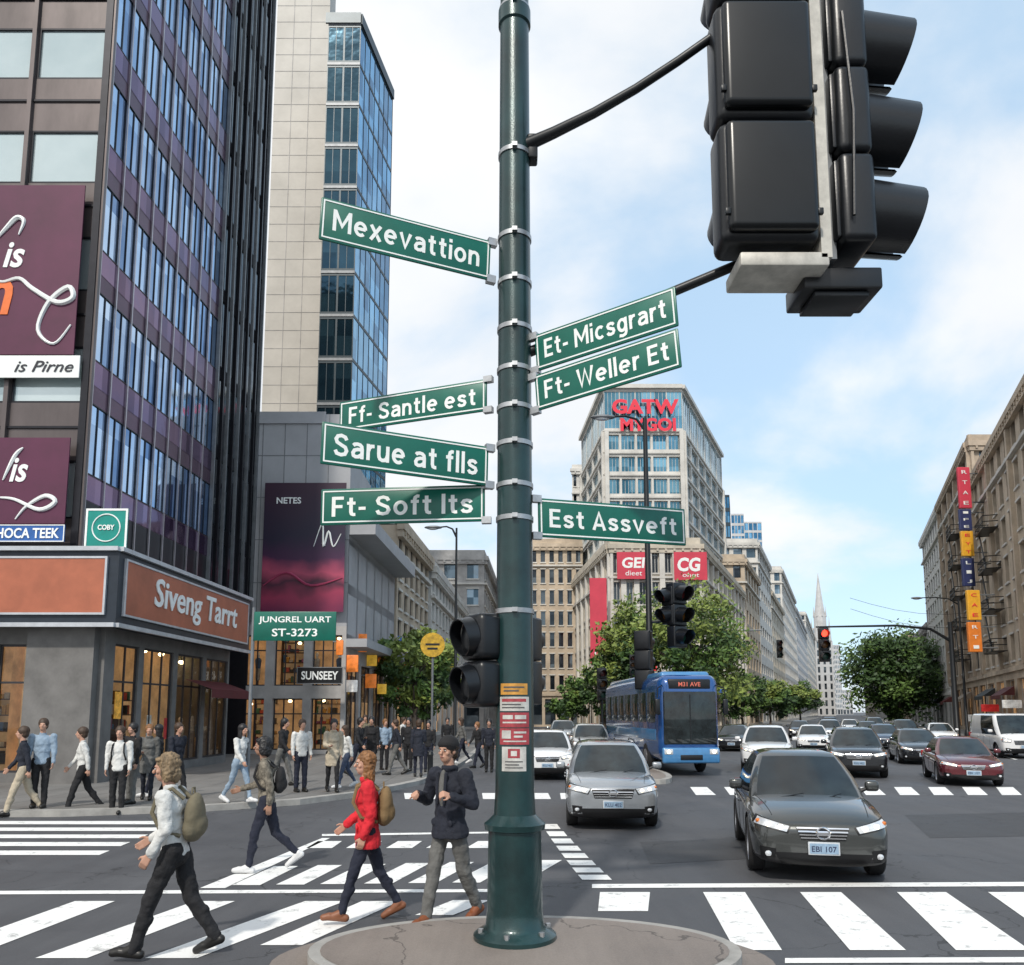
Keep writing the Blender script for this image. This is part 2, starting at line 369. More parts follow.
ss=N.new('ShaderNodeVectorMath'); ss.operation='MULTIPLY_ADD'; ss.inputs[1].default_value=(1.0,1.05,1.1); ss.inputs[2].default_value=(3.4,5.6,7.4); L.new(sky.outputs[0],ss.inputs[0])
mx=N.new('ShaderNodeMix'); mx.data_type='RGBA'; L.new(cr.outputs[0],mx.inputs[0]); L.new(ss.outputs[0],mx.inputs[6]); L.new(cc.outputs[2],mx.inputs[7])
L.new(mx.outputs[2],bg.inputs[0]); bg.inputs[1].default_value=.085
sl=bpy.data.lights.new("sun",'SUN'); sl.energy=3.0; sl.angle=rad(3); sl.color=(1,.94,.85)
so=bpy.data.objects.new("sun",sl); COL.objects.link(so)
sd=Vector((src.x*math.cos(SUN_EL),src.y*math.cos(SUN_EL),math.sin(SUN_EL))); so.rotation_euler=sd.to_track_quat('Z','Y').to_euler(); so.location=(0,0,60)
scene.view_settings.view_transform='Standard'; scene.view_settings.look='None'; scene.view_settings.exposure=0
# ------------------------------------------------------------------ ground, road marks, pavements
KX=lambda D:.41*D+9.0      # right-hand kerb of the avenue
g=MB(); g.quad((-1500,-60,0),(1500,-60,0),(1500,3500,0),(-1500,3500,0),asphalt); structure(g,"road")
def slab(name,pts,z=.13,top=paving,kerb=.28):
    b=MB(); b.prism(pts,-.05,z,kerbm,kerbm)
    n=len(pts); ins=[]
    ar=sum(pts[i][0]*pts[(i+1)%n][1]-pts[(i+1)%n][0]*pts[i][1] for i in range(n)); sg=1 if ar>0 else -1
    for i in range(n):
        p=Vector(pts[i][:2]); a=(p-Vector(pts[i-1][:2])).normalized(); d=(Vector(pts[(i+1)%n][:2])-p).normalized()
        na=Vector((-a.y,a.x))*sg; nd=Vector((-d.y,d.x))*sg; m=(na+nd); m=m/max(m.length,.3)
        ins.append(p+m*kerb/max(.5,m.dot(na)))
    b.poly([(p.x,p.y,z+.004) for p in ins],top); return structure(b,name)
LP=[G(-900,822),G(60,817),G(200,812),G(300,805),G(370,796),G(420,785),G(452,772),G(470,760),G(484,748)]
LPk=[(p.x,p.y) for p in LP]+[(.5,100),(6,260),(-200,260),(-200,LP[0].y)]
slab("pavement",LPk)
slab("pavement",[(S(553,712,64).x,66),(S(575,712,62).x,62.3),(S(725,712,62).x,62.3),(S(737,712,64).x,66),(18+.41*236,300),(13,300)])
slab("pavement",[(KX(48)+4,45),(KX(52)+.5,48),(KX(53),52),(KX(400),400),(420,400),(420,45)])
def oval(cx,cy,rx,ry,n=48): return [(cx+rx*math.cos(2*math.pi*i/n),cy+ry*math.sin(2*math.pi*i/n)) for i in range(n)]
IC=G(522,943,.1)
b=MB(); b.prism(oval(IC.x,IC.y-.2,2.12,1.2),-.05,.012,concrete_g); structure(b,"island_apron")
slab("traffic_island",oval(IC.x+.02,IC.y-.12,1.84,1.08),.1,concrete_g,.10)
i2=G(655,782); slab("traffic_island",oval(i2.x,i2.y+2.2,.75,3.0,24),.14,concrete_g,.18)
def marks(name,quads,m=white_paint,z=.006):
    b=MB()
    for q in quads: b.poly([G(px,py,z) for px,py in q],m)
    structure(b,name)
st=[]
for x0,x1,x2,x3 in ((600,650,640,597),(703,745,782,735),(800,841,906,850),(897,946,1030,956),(988,1040,1140,1070),(1080,1130,1260,1200)):
    st.append([(x0,892),(x1,892),(x2,950) if x0>650 else (648,911),(x3,950) if x0>650 else (598,911)])
marks("crosswalk",st)
marks("stop_line",[[(592,884),(1400,880),(1400,884.5),(592,888)]])
marks("crosswalk_edge_line",[[(785,958),(1500,955),(1500,961),(785,963)]])
st=[]
for x0 in (-330,-205,-85,35,145,250,355):
    st.append([(x0,958),(x0+52,958),(x0+200,901),(x0+160,901)] if x0<250 else ([(x0+10,945),(x0+52,945),(x0+150,901),(x0+112,901)] if x0<300 else [(x0+60,915),(x0+98,915),(x0+135,900),(x0+98,900)]))
marks("crosswalk",st)
marks("crosswalk_edge_line",[[(-600,893),(500,889),(500,892),(-600,897)]])
st=[]
for k,(y,t) in enumerate(((821,3.2),(827.5,3.4),(834.5,3.6),(842,4.0),(850.5,4.4),)):
    xr=195-(y-815)*2.4; st.append([(-700,y),(xr,y),(xr-t*2.4,y+t),(-700,y+t)])
marks("crosswalk",st)
st=[]
for k in range(7):
    x=232+k*44; st.append([(x,885-k*.5),(x+28,885-k*.5),(x+66,866-k),(x+42,866-k)])
marks("crosswalk",st)
marks("crosswalk_edge_line",[[(200,888),(225,888),(330,838),(322,838)],[(322,834),(540,831),(540,832.5),(322,836)]])
st=[]
for k in range(6):
    x=306+k*40; st.append([(x,848),(x+26,848),(x+36,841),(x+12,841)])
marks("crosswalk",st)
st=[]
for k in range(8):
    def cvp(t): return (545+40*t+6*t*t, 824+58*t)
    t0=k/8; t1=t0+.085; x0,y0=cvp(t0); x1,y1=cvp(t1); wl=12+12*t0
    st.append([(x0-wl*.3,y0),(x0+wl,y0),(x1+wl*1.02,y1),(x1-wl*.3,y1)])
marks("guide_marks",st,z=.007)
st=[]
for k in range(12):
    x=690+k*34; st.append([(x,787),(x+17,787),(x+26,795),(x+6,795)])
for k in range(8):
    x=404+k*26; st.append([(x,793),(x+14,793),(x+17,799),(x+1,799)])
marks("crosswalk",st)
b=MB()
for off in (-.8,3.0,6.8,-4.6):
    D=36
    while D<260:
        x=KX(D)-6-off; x2=KX(D+3)-6-off
        b.quad((x-.07,D,.006),(x+.07,D,.006),(x2+.07,D+3,.006),(x2-.07,D+3,.006),white_paint); D+=8
structure(b,"lane_line")
b=MB()
for q in ([(640,842),(735,838),(760,858),(650,864)],[(905,815),(1040,812),(1080,835),(930,838)]):
    b.poly([G(x,y,.003) for x,y in q],asphalt2)
structure(b,"asphalt_patch")
# ------------------------------------------------------------------ buildings
def fpt(p0,t,n,s,o,z): return Vector((p0.x+t.x*s+n.x*o,p0.y+t.y*s+n.y*o,z))
class Bld:
    def __init__(s,name,label,loc,cat="building"):
        s.e=thing(name,label,cat,loc); s.w=MB(); s.win=[]; s.t=MB()
    def fr(s,p0,p1):
        p0=Vector(p0[:2]);p1=Vector(p1[:2]); d=p1-p0; Ln=d.length; t=d/Ln; return p0,t,Vector((t.y,-t.x)),Ln
    def ob(s,p0,p1,s0,s1,o0,o1,z0,z1,mt,mb=None):
        p0,t,n,Ln=s.fr(p0,p1); mb=mb or s.w
        if s1 is None: s1=Ln
        vs=[fpt(p0,t,n,a,o,z) for z in(z0,z1) for a,o in((s0,o1),(s1,o1),(s1,o0),(s0,o0))]
        mb.add(vs,[(3,2,1,0),(4,5,6,7),(0,1,5,4),(1,2,6,5),(2,3,7,6),(3,0,4,7)],mt)
    def plain(s,p0,p1,z0,z1,mt):
        a,b_=Vector((*p0[:2],z0)),Vector((*p1[:2],z0)); s.w.quad(a,b_,Vector((*p1[:2],z1)),Vector((*p0[:2],z1)),mt)
    def facade(s,p0,p1,z0,z1,cols,rows,fw,fh,rec,wm,gm,fm=None,small=False,sill=False,mull=1,lift=.5,bar=False,sillm=None,fd=.06,fwid=None):
        p0,t,n,Ln=s.fr(p0,p1); cw=Ln/cols; ch=(z1-z0)/rows
        P=lambda a,o,z:fpt(p0,t,n,a,o,z)
        for r in range(rows):
            for c in range(cols):
                a0=c*cw;a1=a0+cw;b0=z0+r*ch;b1=b0+ch
                x0=a0+cw*(1-fw)/2;x1=a1-cw*(1-fw)/2;y0=b0+ch*(1-fh)*lift;y1=y0+ch*fh
                W=s.w
                W.quad(P(a0,0,b0),P(x0,0,b0),P(x0,0,b1),P(a0,0,b1),wm); W.quad(P(x1,0,b0),P(a1,0,b0),P(a1,0,b1),P(x1,0,b1),wm)
                W.quad(P(x0,0,b0),P(x1,0,b0),P(x1,0,y0),P(x0,0,y0),wm); W.quad(P(x0,0,y1),P(x1,0,y1),P(x1,0,b1),P(x0,0,b1),wm)
                W.quad(P(x0,0,y0),P(x1,0,y0),P(x1,-rec,y0),P(x0,-rec,y0),wm); W.quad(P(x0,-rec,y1),P(x1,-rec,y1),P(x1,0,y1),P(x0,0,y1),wm)
                W.quad(P(x0,0,y0),P(x0,-rec,y0),P(x0,-rec,y1),P(x0,0,y1),wm); W.quad(P(x1,-rec,y0),P(x1,0,y0),P(x1,0,y1),P(x1,-rec,y1),wm)
                g=W if small else MB()
                g.quad(P(x0,-rec,y0),P(x1,-rec,y0),P(x1,-rec,y1),P(x0,-rec,y1),gm)
                def bx(a,bb,o0,o1,c0,c1,m,mb):
                    vs=[P(q,o,z) for z in(c0,c1) for q,o in((a,o1),(bb,o1),(bb,o0),(a,o0))]
                    mb.add(vs,[(3,2,1,0),(4,5,6,7),(0,1,5,4),(1,2,6,5),(2,3,7,6),(3,0,4,7)],m)
                if fm:
                    fq=fwid or (.06 if not small else .1)
                    for a,bb in((x0,x0+fq),(x1-fq,x1)): bx(a,bb,-rec+.002,-rec+fd,y0,y1,fm,g)
                    for c0,c1 in((y0,y0+fq),(y1-fq,y1)): bx(x0+fq,x1-fq,-rec+.002,-rec+fd,c0,c1,fm,g)
                    for k in range(1,mull+1):
                        q=x0+(x1-x0)*k/(mull+1); bx(q-fq/2,q+fq/2,-rec+.002,-rec+fd*.8,y0+fq,y1-fq,fm,g)
                    if bar: bx(x0+fq,x1-fq,-rec+.002,-rec+fd*.7,(y0*.3+y1*.7)-.03,(y0*.3+y1*.7)+.03,fm,g)
                if sill: bx(x0-.1,x1+.1,-.02,.12,y0-.16,y0-.004,sillm or wm,W); bx(x0-.1,x1+.1,-.02,.09,y1+.004,y1+.16,sillm or wm,W)
                if not small:
                    cpt=P((x0+x1)/2,0,(y0+y1)/2); s.win.append(((cpt-Vector((0,0,EYE))).length,g))
    def interior(s,p0,p1,s0,s1,z0,z1,depth,seed=1):
        """lit shop room behind clear glass: back wall, floor, ceiling lamps, shelves with goods, display figures"""
        R=random.Random(seed); p0,t,n,Ln=s.fr(p0,p1); s1=s1 or Ln; P=lambda a,o,z:fpt(p0,t,n,a,o,z); m=MB()
        m.quad(P(s0,-depth,z0),P(s1,-depth,z0),P(s1,-depth,z1),P(s0,-depth,z1),glowwall)
        m.quad(P(s0,-.2,z0+.01),P(s1,-.2,z0+.01),P(s1,-depth,z0+.01),P(s0,-depth,z0+.01),shopfloor)
        m.quad(P(s0,-.2,z1-.01),P(s1,-.2,z1-.01),P(s1,-depth,z1-.01),P(s0,-depth,z1-.01),glowceil)
        for q in(s0,s1): m.quad(P(q,-.2,z0),P(q,-depth,z0),P(q,-depth,z1),P(q,-.2,z1),glowwall)
        part(m,"interior_room",s.e,False,world=True)
        def obx(mb,a,bb,o0,o1,c0,c1,mt):
            vs=[P(q,o,z) for z in(c0,c1) for q,o in((a,o1),(bb,o1),(bb,o0),(a,o0))]
            mb.add(vs,[(3,2,1,0),(4,5,6,7),(0,1,5,4),(1,2,6,5),(2,3,7,6),(3,0,4,7)],mt)
        a=s0+.4
        while a<s1-.6:
            m=MB(); wd=R.uniform(.8,1.4)
            typ=R.random()
            if typ<.6:
                for k in range(5):
                    zz_=z0+.35+k*.5; obx(m,a,a+wd,-depth+.02,-depth+.4,zz_,zz_+.04,shelfm)
                    x=a+.05
                    while x<a+wd-.12:
                        gw=R.uniform(.06,.2); gh=R.uniform(.12,.38)
                        if R.random()<.8: obx(m,x,min(x+gw,a+wd-.02),-depth+.08,-depth+.34,zz_+.042,zz_+.042+gh,R.choice(goods))
                        x+=gw+.02
                obx(m,a-.04,a-.002,-depth+.02,-depth+.42,z0,z0+2.7,shelfm); part(m,"shelf",s.e,False,world=True)
            else:
                c=P(a+wd/2,-.75,z0); fm_=R.choice(goods); m.limb(c+Vector((0,0,.5)),.11,c+Vector((0,0,.95)),.13,fm_,10); m.limb(c+Vector((0,0,1.0)),.12,c+Vector((0,0,1.38)),.16,R.choice(goods),10); m.ell(c+Vector((0,0,1.68)),(.08,.09,.12),signwhite,10,8); m.cyl(c+Vector((0,0,1.4)),c+Vector((0,0,1.6)),.05,.05,signwhite,8); m.cyl(c,c+Vector((0,0,.5)),.05,.05,shelfm,8)
                part(m,"mannequin",s.e,True,world=True)
            a+=wd+R.uniform(.1,.5)
        a=s0+.5
        while a<s1:
            m=MB(); c=P(a,-R.uniform(.8,depth-.5),z1-R.uniform(.15,.7)); m.ell(c,(.10,.10,.07),shoplamp,10,6); m.cyl(c,Vector((c.x,c.y,z1)),.012,.012,blackm,5); part(m,"pendant_lamp",s.e,True,world=True); a+=R.uniform(.7,1.2)
    def done(s,nmax=100):
        part(s.w,"wall",s.e,False,world=True)
        if s.t.f: part(s.t,"trim",s.e,False,world=True)
        s.win.sort(key=lambda q:q[0])
        for i,(d,g) in enumerate(s.win[:nmax]): part(g,"window",s.e,False,world=True)
        if len(s.win)>nmax:
            m=MB()
            for d,g in s.win[nmax:]: m.merge(g)
            part(m,"window",s.e,False,world=True,stuff=True)
        return s.e
def rz_of(n): return math.atan2(n.x,-n.y)
def roofpoly(B,pts,z,mt): B.w.poly([(p[0],p[1],z) for p in pts],mt)
stoneA=mat("limestone",(.50,.45,.37),.85,var=.25,scale=.6,bump=.2,bscale=8)
stoneB=mat("warm_stone",(.48,.395,.30),.85,var=.28,scale=.5,bump=.2,bscale=8)
stoneC=mat("pale_stone",(.58,.56,.52),.85,var=.2,scale=.5)
stoneD=mat("grey_stone",(.40,.385,.37),.85,var=.28,scale=.6)
concr=mat("concrete_panel",(.5,.5,.5),.8,var=.15,scale=.4,bump=.1,bscale=5)
roofm=mat("roof_grey",(.15,.15,.15),.9)
spand=mat("plum_spandrel",(.085,.042,.075),.25,.5,var=.35,scale=.5)
spand2=mat("brown_spandrel",(.11,.092,.09),.35,.45,var=.35,scale=.6,stretch=(1,1,.3))
darkmet=mat("dark_mullion",(.02,.02,.025),.35,.5,var=.2)
silv=mat("silver_mullion",(.42,.4,.42),.35,.8,var=.15)
gblue=glass("sky_glass",(.10,.20,.38),(.5,.66,.86),(1.03,.512,3.7),.88,.05,1.0)
gplum=glass("plum_glass",(.07,.035,.085),(.2,.13,.22),(1.03,.512,3.7),.8,.08,1.0)
gpale=glass("pale_glass",(.35,.45,.47),(.68,.76,.76),(3.1,3,3.6),.6,.08,1.0)
gdark=glass("dark_glass",(.015,.022,.03),(.14,.17,.19),(1.3,1.3,1.7),.4,.06,1.8)
gtow=glass("tower_dark_glass",(.02,.05,.075),(.06,.13,.17),(1.7,2,3.4),.75,.07,1.3,wave=.2)
gteal=glass("blue_teal_glass",(.04,.16,.30),(.22,.5,.75),(1.2,1.2,3.4),.85,.05,1.2,wave=.25)
gmid=glass("mid_glass",(.06,.1,.13),(.28,.36,.42),(1.5,1.5,2.2),.5,.06,1.5)
shoplit=glass("lit_shop_glass",(.03,.02,.015),(.75,.42,.18),(1.1,1.1,1.3),.15,.07,2.0,emit=.3,nsc=2.4,nam=1.1)  # warm room light painted into the pane as colour and glow
shopdim=glass("shop_glass",(.02,.017,.015),(.3,.2,.12),(1.2,1.2,1.6),.2,.07,2.5,emit=.15,nsc=1.3,nam=.8)  # same painted interior glow, fainter; the pane itself emits
clearg=clear_glass("clear_shop_glass")
glowwall=mat("shop_back_wall",(.55,.33,.16),.8,var=.45,scale=1.1,emit=.28)  # wall emits faintly: lamp light painted into its colour
glowceil=mat("shop_ceiling",(.6,.42,.26),.8,var=.2,emit=.35); shopfloor=mat("shop_floor",(.18,.12,.08),.4,var=.3)  # ceiling also glows by itself in place of lamp light
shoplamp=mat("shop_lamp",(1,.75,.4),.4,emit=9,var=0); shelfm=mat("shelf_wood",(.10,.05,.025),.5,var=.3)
goods=[mat("goods_%d"%i,c,.5,var=.3,scale=5) for i,c in enumerate(((.5,.08,.05),(.6,.5,.35),(.05,.12,.25),(.55,.3,.06),(.03,.03,.035),(.5,.48,.44),(.06,.2,.14),(.3,.1,.2)))]
frameW=mat("window_frame_dark",(.04,.04,.045),.5,.3)
frameL=mat("window_frame_light",(.5,.5,.48),.5)
# ---- tower with plum curtain wall
T0=S(80,550,24.); T1=Vector((T0.x+.035*9.2,33.2)); T2=Vector((T0.x+.035*15,38.2))
B=Bld("office_tower","tall office tower with plum curtain wall and hanging banners",(T0.x-8,26,.13))
TC=(T0.x,T0.y); TL=(-44,T0.y)
B.facade(TC,T1,8.6,45.6,9,10,.985,.62,.03,spand,gblue,darkmet,mull=1,lift=.6,fd=.04,fwid=.035)
B.plain(TC,T1,6.2,8.6,darkmet)
B.facade(T1,T2,6.2,45.6,5,11,.9,.84,.05,darkmet,gdark,None)
for k in range(10):
    s_=9.2*k/9; B.ob(TC,T1,s_-.03,s_+.03,.012,.07,6.4,45.6,silv,B.t)
for r in range(10):
    z=8.6+3.7*r; B.ob(TC,T1,0,9.2,.002,.012,z+.02,z+.8,gplum,B.t)
for k in range(9):
    s_=5*k/8; B.ob(T1,T2,s_-.05,s_+.05,.0,.14,6.4,45.6,darkmet if k%2 else greym,B.t)
B.facade(TL,TC,6.6,43.6,12,10,.93,.5,.06,spand2,gpale,darkmet,mull=0,lift=.75)
for k in range(13):
    s_=(44+T0.x)*k/12; B.ob(TL,TC,s_-.07,s_+.07,.0,.14,6.4,45.6,spand2,B.t)
for r in range(10):
    z=6.6+3.7*r; B.ob(TL,TC,0,44+T0.x-.25,.001,.05,z+.55,z+.62,darkmet,B.t)
B.ob(TL,TC,(44+T0.x)-.22,(44+T0.x)+.0,0,.18,6.4,45.6,darkmet,B.t)
roofpoly(B,[TL,TC,T1,T2,(-44,37)],45.6,roofm); B.plain(T2,(-44,38.2),0,45.6,darkmet)
tower=B.done()
# ---- corner shop podium
navy=mat("navy_fascia",(.02,.028,.04),.4,.2,var=.2)
salmon=mat("salmon_sign_panel",(.38,.115,.06),.5,0,var=.2,scale=1)
trimw=mat("fascia_trim",(.5,.52,.55),.4,.4)
wallg=mat("shop_wall_grey",(.15,.145,.14),.7,var=.25,scale=1.5)
PC=S(116,612,22.); PCx=PC.x; PS=(PCx+.035*10.2,32.2); PF=(-44,22.)
C0=(PCx,22.)
B=Bld("corner_shop","corner shop with salmon fascia and lit display windows below a tower",(PCx-4,25,.13),"shop")
zA=S(116,612,22).z; zB=S(116,551,22).z
for a,b_ in ((PF,C0),(C0,PS)):
    B.ob(a,b_,0,None,-1.2,0,zA-.32,zB,navy); 
    B.ob(a,b_,0,None,-1.25,.12,zB,zB+.12,trimw); B.ob(a,b_,0,None,.0,.1,zA-.42,zA-.3,trimw)
roofpoly(B,[PF,C0,PS,(-44,32)],zB+.08,roofm)
zS=zA-.32; IN=.75
q0=(C0[0]-IN,22+IN); qL=(-44,22+IN); q1=(PS[0]-IN,PS[1])
B.facade(qL,q0,.13,zS,9,1,.62,.82,.15,wallg,clearg,frameW,mull=1,bar=True,lift=.35)
B.facade(q0,q1,.13,zS,4,1,.86,.84,.12,wallg,clearg,frameW,mull=2,bar=True,lift=.4)
LQ=44+q0[0]
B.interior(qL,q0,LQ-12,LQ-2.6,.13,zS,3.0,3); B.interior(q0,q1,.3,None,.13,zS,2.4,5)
B.ob(q0,q1,-.05,.5,-.05,.16,.13,zS,wallg)
B.ob(qL,q0,LQ-1.9,LQ-.01,-.1,.35,.131,zS,wallg)
B.plain(q1,(-44,q1[1]),0,zB,wallg)
B.done()
shop=B.e
def addpanel(B,a,b_,s0,s1,o,z0,z1,mt,name,border=None,bw=.06,th=.06,label=None):
    m=MB(); B.ob(a,b_,s0,s1,o,o+th,z0,z1,mt,m)
    if border:
        for x0,x1,y0,y1 in((s0-bw,s0-.001,z0-bw,z1+bw),(s1+.001,s1+bw,z0-bw,z1+bw),(s0,s1,z0-bw,z0-.001),(s0,s1,z1+.001,z1+bw)):
            B.ob(a,b_,x0,x1,o,o+th+.02,y0,y1,border,m)
    return part(m,name,B.e,False,world=True,label=label)
Lf=44+C0[0]
addpanel(B,PF,C0,Lf-8,Lf-.35,.003,zA-.02,zB-.22,salmon,"sign_panel",trimw)
addpanel(B,C0,PS,.35,9.8,.003,zA-.02,zB-.22,salmon,"sign_panel",trimw)
for s0,s1,z0,z1,mt_ in ((1.1,1.5,1.9,2.7,mat("poster_amber",(.7,.35,.05),.5,emit=.2,var=.6,scale=5)),(3.1,3.4,1.3,2.0,mat("poster_white",(.5,.48,.42),.5,var=.4,scale=6)),(4.3,4.55,1.2,1.9,mat("poster_red",(.5,.04,.04),.5,var=.3,scale=5))):
    addpanel(B,q0,q1,s0,s1,-.1,z0,z1,mt_,"window_poster",th=.01)
def text_on(B,txt,a,b_,sc,o,zc,w_,h_,mt,bold=0,shear=0,name="lettering"):
    p0,t,n,Ln=B.fr(a,b_); P=fpt(p0,t,n,sc,o,zc)
    mpart(text_mesh(txt,w_,h_,mt,.03,bold,shear),name,B.e,P-B.e.location,(0,0,rz_of(n)))
text_on(B,"Siveng Tarrt",C0,PS,5.3,.07,(zA+zB)/2-.12,6.6,1.15,signwhite,.015,.1)
b=MB(); p0,t,n,Ln=B.fr(q0,q1)
redaw=mat("dark_red_canvas",(.09,.008,.012),.7)
for i in range(5):
    a0=i/5*1.0; a1=(i+1)/5*1.0
    b.quad(fpt(p0,t,n,5.4,.02+a0,3.25-a0*.35),fpt(p0,t,n,9.0,.02+a0,3.25-a0*.35),fpt(p0,t,n,9.0,.02+a1,3.25-a1*.35),fpt(p0,t,n,5.4,.02+a1,3.25-a1*.35),redaw)
b.quad(fpt(p0,t,n,5.4,1.02,2.9),fpt(p0,t,n,9,1.02,2.9),fpt(p0,t,n,9,1.02,2.6),fpt(p0,t,n,5.4,1.02,2.6),redaw)
part(b,"awning",B.e,False,world=True)
# ---- banners on tower
plum=mat("plum_banner",(.085,.012,.045),.6,var=.3,scale=.35)
def banner(name,label,px0,py0,px1,py1,D,mt,texts,cat="banner",border=None):
    a=S(px0,(py0+py1)/2,D); b_=S(px1,(py0+py1)/2,D); zt=S((px0+px1)/2,py0,D).z; zb=S((px0+px1)/2,py1,D).z
    w_=b_.x-a.x; h_=zt-zb; cx=(a.x+b_.x)/2; e=thing(name,label,cat,(cx,D,zb))
    m=MB(); m.box(-w_/2,w_/2,-.04,.0,0,h_,mt); part(m,"panel",e,False)
    if border: 
        m=MB(); q=.05*min(w_,h_)
        for x0,x1,z0,z1 in((-w_/2,w_/2,0,q),(-w_/2,w_/2,h_-q,h_),(-w_/2,-w_/2+q,q,h_-q),(w_/2-q,w_/2,q,h_-q)): m.box(x0,x1,-.055,-.041,z0,z1,border)
        part(m,"frame",e,False)
    for txt,fx,fz,fw,fh,tm,bold,sh in texts:
        mpart(text_mesh(txt,fw*w_,fh*h_,tm,.02,bold,sh),"lettering",e,(-w_/2+fx*w_,-.045,fz*h_))
    return e,w_,h_
def swirl(e,pts,w_,h_,mt,r=.06):
    m=MB(); P=[Vector((-w_/2+x*w_,-.06,z*h_)) for x,z in pts]
    out=[]
    for i in range(len(P)-1):
        p_1=P[max(i-1,0)];p0=P[i];p1=P[i+1];p2=P[min(i+2,len(P)-1)]
        for k in range(5):
            t=k/5; out.append(.5*((2*p0)+(-p_1+p1)*t+(2*p_1-5*p0+4*p1-p2)*t*t+(-p_1+3*p0-3*p1+p2)*t**3))
    out.append(P[-1]); n=len(out)
    m.tube(out,[r*(.3+.7*math.sin(math.pi*i/(n-1))) for i in range(n)],mt,6); part(m,"lettering_flourish",e)
orange=mat("orange_letter",(.75,.16,.03),.5)
e,w_,h_=banner("banner","large plum hanging banner with white script on a tower",-60,186,80,355,23.7,plum,[("is",.53,.58,.15,.15,signwhite,.02,.25),("n",.44,.33,.2,.2,orange,.02,.2)])
swirl(e,[(.38,.66),(.46,.74),(.53,.80),(.58,.78),(.55,.70)],w_,h_,signwhite,.08); swirl(e,[(.36,.45),(.46,.42),(.58,.44),(.68,.38),(.86,.30),(.97,.33),(.93,.39),(.8,.3),(.74,.14),(.86,.06),(.97,.17)],w_,h_,signwhite,.085)
banner("banner","white banner strip with dark lettering below plum banner",-60,356,80,378,23.72,signwhite,[("is Pirne",.75,.5,.42,.5,mat("ink",(.02,.02,.03),.5),.0,.35)])
e,w_,h_=banner("banner","smaller plum banner with white script above shop roof",-60,438,68,524,23.6,plum,[("is",.62,.62,.14,.28,signwhite,.02,.25)])
swirl(e,[(.46,.3),(.6,.28),(.8,.16),(.92,.25),(.84,.32),(.7,.2),(.62,.05)],w_,h_,signwhite,.07); swirl(e,[(.5,.5),(.58,.78),(.64,.88)],w_,h_,signwhite,.06)
banner("shop_sign","blue sign with white capital lettering above shop roof",-30,525,65,542,23.4,mat("sign_blue",(.02,.1,.33),.4),[("HOCA TEEK",.62,.5,.66,.6,signwhite,.02,0)],"sign",signwhite)
teal=mat("teal_sign",(.0,.24,.2),.4)
e,w_,h_=banner("shop_sign","square teal sign in white frame standing on shop roof",86,509,128,549,22.3,teal,[("COBY",.5,.53,.4,.13,signwhite,.03,0)],"sign",signwhite)
m=MB(); m.tube([(.33*w_*math.cos(i/32*6.2832),-.05,h_*.52+.33*w_*math.sin(i/32*6.2832)) for i in range(33)],[.02]*33,signwhite,6)
part(m,"emblem_ring",e)
# ---- grey building with poster
gx0=S(232,600,38).x; gx1=S(346,600,38).x; zt=S(300,412,38).z
gp=mat("grey_cladding",(.36,.365,.38),.6,var=.15,scale=.4)
B=Bld("retail_building","grey clad retail building carrying a large dark poster",(gx0+4,40,.13))
GY=38.3
A0=(gx0,GY);A1=(gx1,GY);A2=(gx1+.4,51)
B.plain(A0,A1,6.2,zt,gp); B.facade(A0,A1,.13,6.2,3,2,.78,.8,.3,stoneD,clearg,frameW,mull=2,bar=True,lift=.3)
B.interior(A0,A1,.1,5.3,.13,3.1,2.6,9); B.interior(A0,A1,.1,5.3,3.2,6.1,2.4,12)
for k in range(1,5):
    z=6.2+(zt-6.2)*k/5; B.ob(A0,A1,0,None,.0,.012,z-.02,z+.02,greym)
for k in range(1,5):
    s_=(gx1-gx0)*k/5; B.ob(A0,A1,s_-.02,s_+.02,.0,.014,6.3,zt,greym)
B.facade(A1,A2,.13,5.2,4,1,.85,.8,.2,stoneD,shoplit,frameW,mull=2,lift=.3)
zt2=S(346,527,38).z+.4
B.plain(A1,A2,5.2,zt2,gp); B.ob(A1,A2,0,None,-.3,1.0,5.2,5.6,gp); B.ob(A1,A2,0,None,-.1,1.3,zt2-.7,zt2,gp)
B.facade(A1,A2,5.6,zt2-.9,6,2,.86,.8,.1,gp,gmid,frameW,mull=0)
xm=S(322,500,38).x
B.plain((gx0,44),(gx0,GY),0,zt,gp); B.plain((xm,GY),(xm,51),zt2,zt,gp); roofpoly(B,[A0,(xm,GY),(xm,51),(gx0,51)],zt,roofm); roofpoly(B,[(xm,GY),A1,A2,(xm,51)],zt2,roofm)
B.plain(A2,(gx0,51),0,zt2,gp)
B.ob(A0,(xm,GY),-.1,None,0,.1,zt-.5,zt+.1,gp)
B.done()
posterm,pnt,pb=newmat("poster_print"); 
g_=pnt.nodes.new('ShaderNodeNewGeometry'); sx=pnt.nodes.new('ShaderNodeSeparateXYZ'); pnt.links.new(g_.outputs['Position'],sx.inputs[0])
wv=pnt.nodes.new('ShaderNodeTexNoise'); wv.inputs['Scale'].default_value=.5; wv.inputs['Detail'].default_value=3; pnt.links.new(g_.outputs['Position'],wv.inputs['Vector'])
ad=pnt.nodes.new('ShaderNodeMath'); ad.operation='MULTIPLY_ADD'; ad.inputs[1].default_value=2.2; pnt.links.new(wv.outputs[0],ad.inputs[0]); pnt.links.new(sx.outputs[2],ad.inputs[2])
mr=pnt.nodes.new('ShaderNodeMapRange'); mr.inputs[1].default_value=S(300,612,38).z+1; mr.inputs[2].default_value=S(300,483,38).z+1; pnt.links.new(ad.outputs[0],mr.inputs[0])
